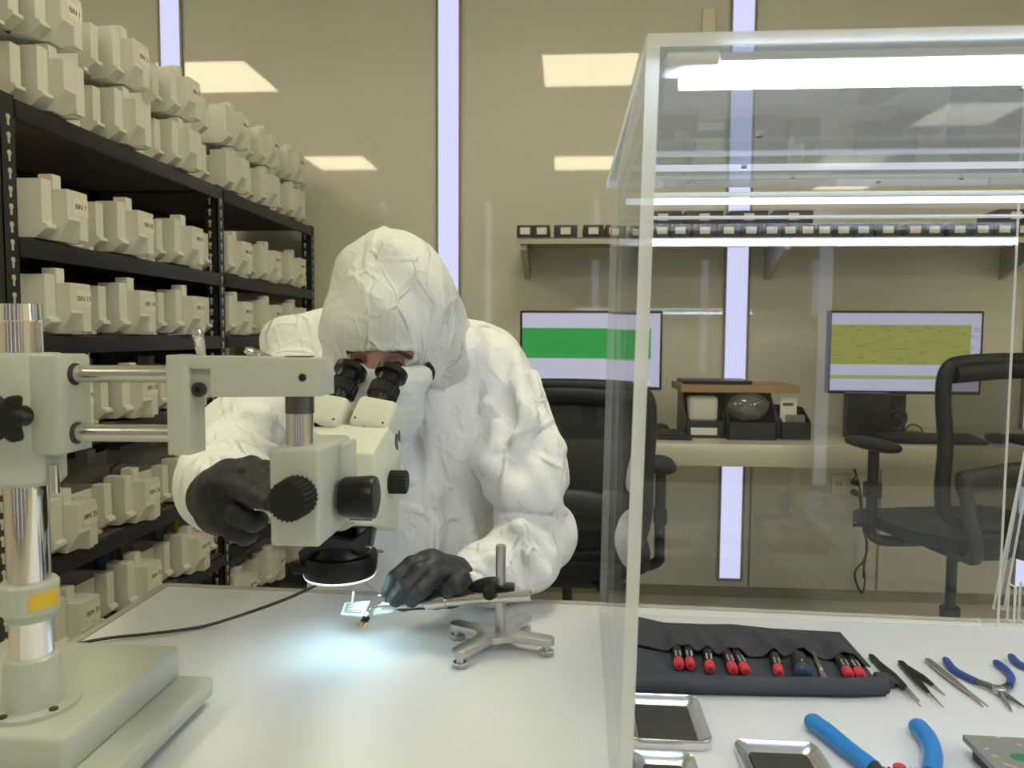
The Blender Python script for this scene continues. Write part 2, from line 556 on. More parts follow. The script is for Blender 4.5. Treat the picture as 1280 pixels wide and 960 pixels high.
def struct(name, mb, m, parent=None, smooth=35):
    o = mb.build(name, m, parent, smooth)
    if not parent:
        o['kind'] = 'structure'
    return o


def text_mesh(s, size):
    c = bpy.data.curves.new('t', 'FONT')
    c.body = s; c.size = size; c.align_x = 'CENTER'; c.align_y = 'CENTER'; c.extrude = 0.0003
    o = bpy.data.objects.new('t', c)
    COL.objects.link(o)
    bpy.context.view_layer.update()
    me = bpy.data.meshes.new_from_object(o.evaluated_get(bpy.context.evaluated_depsgraph_get()))
    bpy.data.objects.remove(o); bpy.data.curves.remove(c)
    return me


# ------------------------------------------------------------------ sculpting by distance fields
def cap(P, a, b, ra, rb=None):
    rb = ra if rb is None else rb
    a = np.array(a); b = np.array(b)
    d = b - a
    h = np.clip(((P - a) @ d) / (d @ d), 0, 1)
    return np.linalg.norm(P - a - h[:, None] * d, axis=1) - (ra + (rb - ra) * h)


def ell(P, c, r, rot=None):
    q = P - np.array(c)
    if rot is not None:
        q = q @ np.array(rot)
    r = np.array(r)
    k0 = np.linalg.norm(q / r, axis=1)
    k1 = np.linalg.norm(q / (r * r), axis=1) + 1e-9
    return k0 * (k0 - 1) / k1


def smin(a, b, k):
    h = np.maximum(k - np.abs(a - b), 0) / k
    return np.minimum(a, b) - h * h * k * 0.25


def smax(a, b, k):
    return -smin(-a, -b, k)


def surface(fn, lo, hi, h):
    """naive surface nets over a distance field"""
    lo = np.array(lo, float); hi = np.array(hi, float)
    n = np.ceil((hi - lo) / h).astype(int) + 1
    xs = [lo[i] + h * np.arange(n[i]) for i in range(3)]
    V = np.empty(n)
    for i in range(n[0]):
        Y, Z = np.meshgrid(xs[1], xs[2], indexing='ij')
        P = np.stack([np.full(Y.size, xs[0][i]), Y.ravel(), Z.ravel()], 1)
        V[i] = fn(P).reshape(n[1], n[2])
    ins = V < 0
    c = [V[dx:n[0] - 1 + dx, dy:n[1] - 1 + dy, dz:n[2] - 1 + dz] for dx in (0, 1) for dy in (0, 1) for dz in (0, 1)]
    s = sum((x < 0).astype(int) for x in c)
    act = (s > 0) & (s < 8)
    idx = -np.ones(act.shape, int)
    cells = np.argwhere(act)
    idx[act] = np.arange(len(cells))
    cv = np.stack([x[act] for x in c], 1)
    off = np.array([(dx, dy, dz) for dx in (0, 1) for dy in (0, 1) for dz in (0, 1)], float)
    acc = np.zeros((len(cells), 3)); cnt = np.zeros(len(cells))
    for i in range(8):
        for j in range(i + 1, 8):
            if np.abs(off[i] - off[j]).sum() == 1:
                cr = (cv[:, i] < 0) != (cv[:, j] < 0)
                t = cv[cr, i] / (cv[cr, i] - cv[cr, j])
                acc[cr] += off[i] + t[:, None] * (off[j] - off[i])
                cnt[cr] += 1
    verts = lo + h * (cells + acc / cnt[:, None])
    faces = []
    for ax in range(3):
        a = [slice(None)] * 3; b = [slice(None)] * 3
        a[ax] = slice(0, n[ax] - 1); b[ax] = slice(1, n[ax])
        A = ins[tuple(a)]; B = ins[tuple(b)]
        e = np.argwhere(A != B)
        o1, o2 = (ax + 1) % 3, (ax + 2) % 3
        ok = (e[:, o1] > 0) & (e[:, o2] > 0) & (e[:, o1] < n[o1] - 1) & (e[:, o2] < n[o2] - 1)
        e = e[ok]
        sg = A[tuple(e.T)]
        q = []
        for d1, d2 in ((-1, -1), (0, -1), (0, 0), (-1, 0)):
            w = e.copy(); w[:, o1] += d1; w[:, o2] += d2
            q.append(idx[tuple(w.T)])
        q = np.stack(q, 1)
        q[~sg] = q[~sg][:, ::-1]
        faces.append(q)
    F = np.concatenate(faces)
    F = F[(F >= 0).all(1)]
    return verts, F


def sdf_obj(name, fn, lo, hi, h, m, parent, angle=0):
    v, f = surface(fn, lo, hi, h)
    me = bpy.data.meshes.new(name)
    me.from_pydata(v.tolist(), [], f.tolist())
    me.update()
    for p in me.polygons:
        p.use_smooth = True
    return link_mesh(name, me, m, parent, 0)


_dirs = rng.normal(size=(7, 3)); _dirs /= np.linalg.norm(_dirs, axis=1)[:, None]
_ph = rng.uniform(0, 1, 7)
_fr = np.array([5.0, 7.5, 9.0, 12.0, 15.0, 19.0, 24.0])
_am = np.array([.0100, .0075, .0048, .0026, .0014, .0008, .0005])


def crumple(P, amp=1.0, fmul=1.0):
    W = P + 0.03 * np.stack([np.sin(9 * P[:, 1] + 5 * P[:, 2]), np.sin(8 * P[:, 2] + 11 * P[:, 0]), np.sin(10 * P[:, 0] + 7 * P[:, 1])], 1)
    W = W + 0.004 * np.stack([np.sin(31 * P[:, 2] + 1), np.sin(27 * P[:, 0] + 2), np.sin(29 * P[:, 1])], 1)
    o = np.zeros(len(P))
    for d, p, f, a in zip(_dirs, _ph, _fr, _am):
        x = (W @ d) * f * fmul + p
        tri = np.abs((x % 1.0) * 2 - 1)
        o += a * (tri - 0.5)
    return o * amp



# ================================================================== THE SETTING
XL, XR, YB, YF, ZC = -3.2, 4.3, 3.34, -3.2, 3.0
struct('floor', MB().box((XL, YF, -0.1), (XR, YB, 0)), M['floor'], smooth=0)
struct('ceiling', MB().box((XL, YF, ZC), (XR, YB, ZC + 0.1)), M['ceil'], smooth=0)
struct('wall_back', MB().box((XL - .1, YB, 0), (XR + .1, YB + 0.1, ZC)), M['wall'], smooth=0)
struct('wall_left', MB().box((XL - 0.1, YF, 0), (XL, YB, ZC)), M['wall2'], smooth=0)
struct('wall_right', MB().box((XR, YF, 0), (XR + 0.1, YB, ZC)), M['wall2'], smooth=0)
struct('wall_front', MB().box((XL - .1, YF - 0.1, 0), (XR + .1, YF, ZC)), M['wall3'], smooth=0)
# tall slit windows in the back wall
for i, xc in enumerate((-1.80, -0.525, 0.755, 2.03)):
    z0 = 0.085
    w = MB()
    w.box((xc - .056, YB - .012, z0), (xc - .046, YB - .0005, 2.95))
    w.box((xc + .046, YB - .012, z0), (xc + .056, YB - .0005, 2.95))
    w.box((xc - .056, YB - .012, z0 - .012), (xc + .056, YB - .0005, z0))
    fr = struct('window_%d' % (i + 1), w, M['seam'], smooth=0)
    MB().box((xc - .046, YB - .006, z0), (xc + .046, YB - .0005, 2.95)).build('pane', M['slit'], fr, 0)
for i, xc in enumerate((-2.43, -1.02, 0.40, 1.82, 3.24)):       # slit windows of the wall behind
    w = MB()
    for a_, b_ in ((-.056, -.046), (.046, .056)):
        w.box((xc + a_, YF + .0005, .085), (xc + b_, YF + .012, 2.95))
    fr = struct('window_%d' % (i + 5), w, M['seam'], smooth=0)
    MB().box((xc - .046, YF + .0005, .085), (xc + .046, YF + .006, 2.95)).build('pane', M['slit2'], fr, 0)
for i, xc in enumerate((0.84, 1.40)):
    struct('trim_%d' % (i + 1), MB().box((xc - .004, YB - .004, 0.05), (xc + .004, YB, 0.70)), M['seam'], smooth=0)
struct('baseboard_back', MB().box((XL, YB - .012, 0), (XR, YB, 0.045)), M['seam'], smooth=0)

# ceiling light panels (seen mirrored in the glossy back wall)
n = 0
for xc, yc, lab in ((-2.44, 1.50, 'square ceiling light panel mirrored in the wall above the bin rack'),
                    (0.15, 1.50, 'square ceiling light panel mirrored high on the wall left of the acrylic box'),
                    (-2.36, -1.09, 'ceiling light panel mirrored small beside the far end of the bin rack'),
                    (0.19, -1.20, 'ceiling light panel mirrored small above the wall shelf, left of the acrylic box'),
                    (3.22, 0.35, 'largest ceiling light panel seen through the top of the acrylic box'),
                    (2.90, -1.25, 'smaller ceiling light panel seen through the top of the acrylic box'),
                    (3.30, -2.40, 'farthest ceiling light panel seen low through the top of the acrylic box')):
    t = thing('ceiling_light', (xc, yc, ZC - .03), lab, 'ceiling light', 'square ceiling light panels')
    b = MB(); s = 0.31
    for lo, hi in (((-s - .02, -s - .02), (s + .02, -s)), ((-s - .02, s), (s + .02, s + .02)), ((-s - .02, -s), (-s, s)), ((s, -s), (s + .02, s))):
        b.box((xc + lo[0], yc + lo[1], ZC - .03), (xc + hi[0], yc + hi[1], ZC - .001))
    b.build('frame', M['lightframe'], t, 0)
    MB().box((xc - s, yc - s, ZC - .022), (xc + s, yc + s, ZC - .004)).build('diffuser', M['light'], t, 0)

# ================================================================== BIN RACK
RX = -1.13
rack = thing('storage_rack', (RX - .2, 2.4, 0), 'black slotted steel rack of white bins along the left', 'rack')
LV = [1.652, 1.372, 1.167, 0.946, 0.668, 0.440, 0.205]
PY = [0.62, 1.430, 2.362, 3.252]
for py in PY[1:]:
    for px, sgn in ((RX, 1), (RX - .45, -1)):
        p = MB()
        x0, x1 = (px - .004, px) if sgn > 0 else (px, px + .004)
        p.box((x0, py, 0), (x1, py + .042, 1.655))
        p.box((min(x0, px - sgn * .042), py, 0), (max(x1, px - sgn * .042), py + .004, 1.655))
        if sgn > 0:
            # keyhole slots punched through both flanges: pale wall beyond shows in them
            p.mi = 1
            z = 0.06
            while z < 1.63:
                yy, xx = py + .024, px - .026
                p.cyl((px - .0005, yy, z), (px + .0008, yy, z), .0058, seg=12)
                p.box((px - .0005, yy - .0028, z - .017), (px + .0007, yy + .0028, z))
                p.cyl((xx, py + .0005, z), (xx, py - .0008, z), .0058, seg=12)
                p.box((xx - .0028, py - .0007, z - .017), (xx + .0028, py + .0005, z))
                z += .036
        p.build('post', [M['rack'], M['hole']], rack, 0)
for z in LV:
    for a, b_ in zip(PY[1:], PY[2:]):
        for px in (RX - .002, RX - .448):
            s = MB(); dx = .012
            s.box((px - .006, a + .043, z - .043), (px + .006, b_ - .001, z - .003), .002)
            s.box((px - .016, a + .043, z - .012), (px + .0, b_ - .001, z - .008)) if px > RX - .2 else None
            s.build('beam', M['rack'], rack, 30)
        MB().box((RX - .4535, a + .046, z - .2), (RX - .4515, b_ - .002, z + .0)).build('added_dark_back', M['rack'], rack, 0)  # black sheet added so the space behind the bins looks dark
        MB().box((RX - .44, a + .006, z - .016), (RX - .009, b_ + .03, z - .002)).build('shelf_board', M['board'], rack, 0)

# --- one white stacking bin, then copies
BX = -1.185          # front plane of the bins' bodies


def bin_body():
    b = MB()
    t = .004
    w, h, d = .267, .112, .34
    b.box((-d, 0, .004), (0, w, .008))                     # floor
    b.box((-d, 0, .004), (-d + t, w, h)); b.box((-t, .088, .004), (0, w, h))
    b.box((-d, 0, .004), (0, t, h)); b.box((-d, w - t, .004), (0, w, h))

    def wing(y0, y1, out, h, lip):                          # upright rib with a flared foot
        pts = [(0, y0, .004), (out - .018, y0, .004), (out + lip, y0, .026), (out + lip * .85, y0, .034), (out, y0, .038), (out, y0, h), (0, y0, h)]
        b.prism(pts, None, (0, y1 - y0, 0), .0016)
    wing(0.0, .033, .058, .131, .011)
    wing(.222, .252, .034, .120, .011)
    # middle block with the label; its near lower half is cut back like a chute
    b.prism([(-.004, .034, .006), (.056, .034, .0015), (.064, .034, .0015), (.094, .034, .048), (.092, .034, .054), (.092, .034, .114), (-.004, .034, .114)], None, (0, .042, 0), .0015)
    b.box((-.004, .0755, .006), (.092, .104, .114), .0015)
    b.box((.024, .036, .11), (.058, .064, .147), .0015)      # stacking tab
    b.box((-.30, .05, .10), (-.26, .09, .146), .0015)
    b.box((.03, .078, 0), (.085, .098, .008)); b.box((.0, .20, 0), (.03, .215, .008)); b.box((-.3, .02, 0), (-.25, .25, .006))
    me = bpy.data.meshes.new('bin_body')
    bmesh.ops.recalc_face_normals(b.bm, faces=b.bm.faces[:])
    b.bm.to_mesh(me); b.bm.free()
    me.materials.append(M['bin'])
    return me


BODY = bin_body()
CARD = MB()
CARD.box((.0921, .054, .060), (.0928, .1035, .100))
cb = CARD.bm; CARDME = bpy.data.meshes.new('label_card'); cb.to_mesh(CARDME); cb.free(); CARDME.materials.append(M['card'])
ROTTXT = Matrix(((0, 0, 1), (1, 0, 0), (0, 1, 0))).to_4x4()


def make_bin(y, z, number, label, group):
    t = thing('storage_bin', (BX, y, z + .001), label, 'bin', group)
    o = bpy.data.objects.new('bin_body', BODY); COL.objects.link(o); o.parent = t
    if number:
        c = bpy.data.objects.new('label_card', CARDME); COL.objects.link(c); c.parent = t
        me = text_mesh('BIN %d' % number, .0165)
        me.transform(Matrix.Translation((.0930, .0788, .080)) @ ROTTXT)
        me.materials.append(M['ink'])
        x = bpy.data.objects.new('lettering', me); COL.objects.link(x); x.parent = c
    return t


BY = [1.541, 1.813, 2.086, 2.428, 2.702, 2.976]
SHELFN = ['upper layer on the top shelf', 'lower layer on the top shelf', 'second shelf', 'third shelf', 'fourth shelf', 'fifth shelf', 'sixth shelf', 'bottom shelf']
POSN = ['nearest', 'second', 'third', 'fourth', 'fifth', 'farthest']
make_bin(1.272, LV[0], 0, 'unmarked white bin at the near end of the lower layer on the top shelf', 'bins on the rack')
make_bin(1.272, LV[0] + .148, 0, 'unmarked white bin at the near end of the upper layer on the top shelf', 'bins on the rack')
for k, y in enumerate(BY):
    jit = random.uniform(-.0015, .0015)
    make_bin(y + jit, LV[0] + .148, k + 1, 'white bin marked BIN %d, %s labelled one in the upper top layer' % (k + 1, POSN[k].split(',')[0]), 'bins on the rack')
    make_bin(y - jit, LV[0], 0, 'unlabelled white bin under the BIN %d bin, lower layer on the top shelf' % (k + 1), 'bins on the rack')
    for s in range(1, 7):
        if s == 6 and k < 2: continue
        nn = 6 * s + k + 1
        make_bin(y + random.uniform(-.0015, .0015), LV[s], nn, 'white bin marked BIN %d, %s on the %s' % (nn, POSN[k].split(',')[0], SHELFN[s + 1]), 'bins on the rack')

# small goods standing up out of the lower bins
items = [(1.60, LV[5], .035, .075, 'bluebox', 'blue carton standing in the first bin of the sixth shelf'), (1.71, LV[5], .06, .0, 'greybag', 'grey antistatic bag sticking out of the first bin of the sixth shelf'),
         (1.93, LV[5], .05, .03, 'bluebox', 'small blue carton standing in the second bin of the sixth shelf'), (2.02, LV[5], .06, .0, 'greybag', 'grey antistatic bag sticking out of the second bin of the sixth shelf'),
         (2.20, LV[5], .05, .0, 'greybag', 'grey antistatic bag sticking out of the third bin of the sixth shelf'), (2.30, LV[5], .02, .0, 'amber', 'yellow tag sticking out of the third bin of the sixth shelf'),
         (1.72, LV[4], .07, 0, 'greybag', 'grey antistatic bag sticking out of the first bin of the fifth shelf'), (2.0, LV[4], .07, 0, 'greybag', 'grey antistatic bag sticking out of the second bin of the fifth shelf'),
         (1.74, LV[2], .05, 0, 'greybag', 'grey antistatic bag sticking out of the first bin of the third shelf'), (1.99, LV[2], .06, 0, 'greybag', 'grey antistatic bag sticking out of the second bin of the third shelf')]
for y, z, w, dx, mk, lab in items:
    x = BX - .07 - dx * .3
    b = MB()
    if mk == 'greybag':
        b.prism([(x, y - w / 2, z + .0105), (x, y + w / 2, z + .0105), (x + .004, y + w / 2 - .004, z + .128), (x + .002, y, z + .134), (x, y - w / 2, z + .125)], None, (-.012, 0, .002), .003)
    else:
        b.box((x - .02, y - w / 2, z + .0105), (x, y + w / 2, z + .137), .002)
    o = b.build({'greybag': 'antistatic_bag', 'bluebox': 'carton', 'amber': 'tag_card'}[mk], M[mk], None)
    tag(o, lab, {'greybag': 'bag', 'bluebox': 'box', 'amber': 'tag'}[mk])

# ================================================================== WORKBENCH
ZT = 0.76
tb = thing('workbench', (0.3, 0.6, 0), 'white topped workbench with grey edge band', 'table')
TL, TBL, TBR, TR = -.640, 1.138, 1.092, 1.9      # left x, back-left y, back-right y (at x=1.0)


def backy(x):
    return TBL + (x - TL) * (TBR - TBL) / (0.62 - TL)


TF = 0.05
b = MB()
b.prism([(TL, TF, ZT - .028), (TR, TF, ZT - .028), (TR, backy(TR), ZT - .028), (TL, TBL, ZT - .028)], None, (0, 0, .028), .0015)
b.build('top', M['table'], tb)
b = MB()
b.prism([(TL - .012, TF, ZT - .032), (TL - .0005, TF, ZT - .032), (TL - .0005, TBL + .0, ZT - .032), (TL - .012, TBL + .012, ZT - .032)], None, (0, 0, .0335), .001)
b.prism([(TL - .012, TBL + .0125, ZT - .032), (TL - .0, TBL + .0005, ZT - .032), (TR, backy(TR) + .0005, ZT - .032), (TR, backy(TR) + .012, ZT - .032)], None, (0, 0, .0335), .001)
b.build('edge_band', M['band'], tb)
for x, y in ((TL + .04, TF + .04), (TL + .04, 1.05), (TR - .06, TF + .04), (TR - .06, .98)):
    MB().box((x - .025, y - .025, 0), (x + .025, y + .025, ZT - .0285), .003).build('leg', M['steelleg'], tb)
for a, b_ in (((TL + .066, TF + .025, ZT - .09), (TR - .09, TF + .055, ZT - .03)), ((TL + .066, 1.0 - .0, ZT - .09), (TR - .09, 1.03, ZT - .03))):
    MB().box(a, b_, .002).build('rail', M['steelleg'], tb)

# ================================================================== ACRYLIC BOX
bx = thing('acrylic_box', (.066, .57, ZT), 'large clear acrylic work box with glowing top edges over the right half of the bench', 'acrylic box')
BXL, BYF, BYB, BZT = .066, .560, 1.080, 1.381
BXR = .622
TH = .010


def panel(name, lo, hi, axis, m, parent):
    """a sheet whose two broad faces are clear and whose cut edges are frosted"""
    b = MB()
    b.box(lo, hi, 0.0006, seg=1)
    for f in b.bm.faces:
        f.normal_update()
        f.material_index = 0 if abs(f.normal[axis]) > 0.9 else 1
    return b.build(name, [m, M['acredge']], parent, 0)


b = MB()
# the side sheet stands a little askew: its front foot is furthest left
xs_ = {(0, 0): .0450, (0, 1): .0575, (1, 0): .0560, (1, 1): .0650}
vs = [(xs_[j, k] + i * TH, (BYF, BYB)[j], (ZT + .001, BZT)[k]) for i in (0, 1) for j in (0, 1) for k in (0, 1)]
b.add(vs, [(0, 1, 3, 2), (4, 6, 7, 5), (0, 4, 5, 1), (2, 3, 7, 6), (0, 2, 6, 4), (1, 5, 7, 3)])
for f in b.bm.faces:
    f.normal_update(); f.material_index = 0 if abs(f.normal.x) > .9 else 1
b.build('side_panel', [M['acr'], M['acredge']], bx, 0)
panel('back_panel', (BXL + TH + .0005, BYB - .006, ZT + .001), (BXR, BYB, BZT - .012), 1, M['acr'], bx)
panel('top_panel', (BXL - .008, BYF, BZT + .0003), (1.55, BYB, BZT + TH), 2, M['acrtop'], bx)
# light bars under the top, front and back
for nm, yy, x0, x1, rr, dz_ in (('light_bar', BYF + .024, BXL + .02, 1.5, .0075, .0060), ('light_bar', BYB - .022, BXL + .018, 1.5, .0045, .016)):
    tb_ = MB(); tb_.cyl((x0, yy, BZT - rr - .002 - dz_), (x1, yy, BZT - rr - .002 - dz_), rr, seg=20)
    tb_.build(nm, M['ledtube' if dz_ < .01 else 'ledtube2'], bx)
b = MB()
b.box((BXL + .006, BYF + .004, BZT - .012), (BXL + .046, BYF + .034, BZT - .0003), .003)
b.build('light_end_cap', mat('white_end_cap', (.62, .64, .70), .35), bx)
b = MB()
b.box((BXL + .012, BYB - .019, BZT - .045), (1.5, BYB - .0062, BZT - .042))
b.box((BXL + .012, BYB - .019, BZT - .0125), (1.5, BYB - .0062, BZT - .0095))
b.build('edge_rail', M['acredge'], bx, 0)
b = MB(); b.box((BXL + .0465, BYF + .010, BZT - .0075), (1.5, BYF + .036, BZT - .0004), .0015)
b.build('light_housing', mat('white_light_housing', (.70, .72, .78), .4), bx)
# fixings on the top: small bolts
for x, y in ((.14, .62), (.20, .80), (.30, 1.02), (.22, .95), (.52, 1.03), (.63, 1.02), (.17, 1.04), (.42, 1.045), (.75, .7), (.38, .66)):
    MB().cyl((x, y, BZT - .003), (x, y, BZT + .0002), .0035, seg=12).build('fixing', M['chrome'], bx)
# scuffed patch on the back panel
b = MB()
for k in range(120):
    q = at(rng.normal(1010, 34), rng.normal(632, 22), BYB - .0065)
    an = rng.normal(0.4, .8); l = rng.uniform(.002, .011); w = rng.uniform(.0001, .0004)
    dx, dz = math.cos(an) * l / 2, math.sin(an) * l / 2
    x, y, z = q.x, BYB - .0066, q.z
    b.prism([(x - dx, y, z - dz), (x + dx, y, z + dz), (x + dx + w, y, z + dz + w * 2), (x - dx - w, y, z - dz + w * 2)], None, (0, -.0001, 0))
o = b.build('scratch_marks', M['scratch'], bx, 0)
o['kind'] = 'stuff'
# leaning sheet and corner bracket at the right
p0 = onz(1243, 762, ZT + .002)
sh = thing('acrylic_sheet', p0, 'clear acrylic sheet leaning behind the right end of the box', 'acrylic sheet')
b = MB()
dx = Vector((.0855, 0, .60))
b.prism([p0, p0 + Vector((.75, 0, 0)), p0 + Vector((.75, 0, .60)), p0 + dx], None, (0, .006, 0))
for f in b.bm.faces:
    f.normal_update(); f.material_index = 0 if abs(f.normal.y) > .9 else 1
b.build('sheet', [M['acr'], M['acredge']], sh, 0)
b = MB()
b.prism([p0 + Vector((.016, .0065, 0)), p0 + Vector((.020, .0065, 0)), p0 + dx + Vector((.006, .0065, -.01)), p0 + dx + Vector((.002, .0065, -.01))], None, (0, .016, 0))
for f in b.bm.faces:
    f.normal_update(); f.material_index = 0 if abs(f.normal.x) > .9 else 1
b.build('rib', [M['acr'], M['acredge']], sh, 0)
q = onz(1252, 779, ZT)
br = thing('acrylic_bracket', (q.x, q.y, ZT), 'small clear acrylic corner bracket standing on the bench at the right edge', 'bracket')
for k, (dx_, dy_) in enumerate(((0.0, 0.0), (.016, .0))):
    panel('upright', (q.x + .008 + dx_, q.y - .012 + dy_, ZT + .005), (q.x + .012 + dx_, q.y + .005, ZT + .058 + .003 * k), 0, M['acr'], br)
panel('foot', (q.x - .032, q.y - .012, ZT + .0005), (q.x + .06, q.y + .006, ZT + .0045), 2, M['acr'], br)

# ================================================================== STEREO MICROSCOPE ON ITS BOOM STAND
V3 = Vector
CY = .63
cx = at(34, 650, CY).x
ms = thing('stereo_microscope', (cx, CY, ZT), 'cream stereo microscope hung from a chrome double-rod boom stand on the bench', 'microscope')
ZP0, ZP1, ZP2 = .7685, .791, .827
b = MB(); b.box((-.632, .40, ZP0), (-.385, .776, ZP1), .005); b.build('base_plate', M['cream'], ms)
b = MB(); b.box((-.625, .578, ZP1 - .001), (-.4205, .771, ZP2), .006, seg=3); b.build('base_block', M['cream'], ms)
for x, y in ((-.41, .755), (-.41, .43), (-.61, .755), (-.61, .43)):
    MB().cyl((x, y, ZT + .0003), (x, y, ZP0 + .001), .012, seg=16).build('rubber_foot', M['black'], ms)
b = MB()
b.lathe([(0, .0385), (.004, .0385), (.0045, .026), (.008, .0255), (.04, .0235), (.047, .0215), (.049, .019)], (cx, CY, ZP2), (0, 0, 1), 40)
b.build('column_socket', M['cream'], ms)
for an in (-25, -100, 170):
    x, y = cx + .032 * math.cos(R(an)), CY + .032 * math.sin(R(an))
    MB().cyl((x, y, ZP2 + .004), (x, y, ZP2 + .0055), .0038, seg=14).build('bolt', M['screw'], ms)
ztop = at(34, 391, CY).z
b = MB(); b.lathe([(.045, .0176), (ztop - ZP2 - .008, .0176), (ztop - ZP2 - .0068, .0186), (ztop - .818 + -.0015, .0178), (ztop - ZP2, .0165)], (cx, CY, ZP2), (0, 0, 1), 40)
b.build('column', M['chrome'], ms)
z0, z1 = at(34, 772, CY).z, at(34, 724, CY).z
b = MB(); b.lathe([(0, .0195), (.006, .0215), (.008, .0238), (z1 - z0 - .003, .0238), (z1 - z0, .0215)], (cx, CY, z0), (0, 0, 1), 40)
cl = b.build('column_collar', M['cream'], ms)
b = MB()
za, zb = at(50, 755, CY).z, at(50, 735, CY).z
pts = []
for i in range(12):
    an = R(-56 + i * 6.6)
    pts.append((cx + .0241 * math.cos(an), CY + .0241 * math.sin(an)))
vs = [(x, y, za) for x, y in pts] + [(x, y, zb) for x, y in pts]
b.add(vs, [(i, i + 1, i + 13, i + 12) for i in range(11)])
b.build('sticker', M['yellow'], cl)
# sliding carriage on the column
z0, z1 = at(34, 603, CY).z, at(34, 441, CY).z
b = MB(); b.lathe([(0, .029), (.004, .0325), (z1 - z0 - .004, .0325), (z1 - z0, .030)], (cx, CY, z0), (0, 0, 1), 48)
xr = at(95, 500, CY).x
b.box((cx, CY - .022, at(90, 565, CY).z), (xr - .0006, CY + .024, z1 - .0008), .004)
b.build('carriage', M['cream'], ms)
zr1, zr2 = at(145, 468, CY).z, at(145, 542, CY).z
xl2 = at(222, 500, .632).x
for zz in (zr1, zr2):
    b = MB(); b.cyl((cx + .02, CY, zz), (xl2, CY + .004, zz + .0006), .0079, seg=28); b.build('boom_rod', M['rod'], ms)
    b = MB(); b.lathe([(0, .0098), (.0012, .0098)], (xr - .0005, CY, zz), (1, 0, 0), 28); b.build('rod_bush', M['screw'], ms)
# star knob
kc = at(13, 522, CY - .045)
outl = []
for i in range(48):
    an = 2 * math.pi * i / 48
    rr = .0175 + .0048 * math.cos(6 * an)
    outl.append(kc + V3((rr * math.cos(an), 0, rr * math.sin(an))))
b = MB(); b.prism(outl, None, (0, -.013, 0), .002); b.cyl(kc + V3((0, .001, 0)), kc + V3((0, .016, 0)), .009)
b.build('star_knob', M['blackmat'], ms)
b = MB(); p = at(68, 596, CY - .012); b.cyl(p + V3((0, 0, -.016)), p + V3((0, 0, .012)), .0042, seg=16, bev=.0015); b.build('lock_pin', M['chrome'], ms)
# clamp block and cross arm
AY = CY - .012
xa0, xa1 = at(208, 500, AY).x, at(240, 500, AY).x
b = MB()
b.box((xa0, AY, at(224, 569, AY).z), (at(237, 500, AY).x, AY + .028, at(224, 444, AY).z), .0012)
b.build('clamp_block', M['cream'], ms)
AX1 = at(401, 470, AY + .01).x
zt_, zb_ = at(300, 446, AY).z, at(300, 497, AY).z
b = MB()
pk = at(263, 500, AY).x
b.box((xa0 + .018, AY + .007, zb_), (pk + .002, AY + .030, zt_ - .0008), .0012)       # floor of the screw pocket
b.box((xa0 + .018, AY + .0002, at(250, 461, AY).z), (pk + .002, AY + .03, zt_), .001)
b.prism([(pk, AY, zb_), (AX1, AY + .012, zb_ + .0008), (AX1, AY + .012, zt_ - .001), (pk, AY, zt_)], None, (0, .036, 0), .0012)
b.build('cross_arm', M['cream'], ms)
b = MB(); p = at(250, 487, AY + .007); b.cyl(p + V3((0, .001, 0)), p + V3((0, -.0045, 0)), .0064, seg=24, bev=.0008)
b.mi = 1; b.cyl(p + V3((0, -.0044, 0)), p + V3((0, -.0048, 0)), .0032, seg=6); b.build('socket_screw', [M['screw'], M['black']], ms)
b = MB(); p = at(378, 472, AY + .0095); b.cyl(p + V3((0, .003, 0)), p + V3((0, -.0008, 0)), .0034, seg=20)
b.mi = 1; b.cyl(p + V3((0, -.0007, 0)), p + V3((0, -.0010, 0)), .0019, seg=6); b.build('set_screw', [M['screw'], M['black']], ms)
b = MB(); b.tube([at(253, 452, AY + .02), at(250, 432, AY + .017), at(246, 411, AY + .012)], .0046, smooth=3, taper=lambda t: 0.8 + .35 * t if t < .98 else .7); b.build('lock_lever', M['chrome'], ms)
b = MB(); b.tube([at(352, 456, AY + .035), at(330, 446, AY + .035), at(306, 437, AY + .03)], .0040, smooth=3, taper=lambda t: 0.8 + .35 * t if t < .98 else .7); b.build('lock_lever', M['chrome'], ms)
# vertical shaft into the focus block
SY = AY + .034
sx = at(375, 520, SY).x
b = MB()
b.lathe([(0, .0122), (at(375, 515, SY).z - at(375, 566, SY).z, .0122)], (sx, SY, at(375, 566, SY).z), (0, 0, 1), 36); b.build('shaft', M['chrome'], ms)
b = MB()
b.lathe([(0, .0128), (.018, .0128)], (sx, SY, at(375, 516, SY).z), (0, 0, 1), 36); b.build('shaft_sleeve', M['darksteel'], ms)
b = MB(); b.lathe([(0, .0128), (.0013, .0128)], (sx, SY, zt_ - .0012), (0, 0, 1), 30); b.build('shaft_cap', M['screw'], ms)
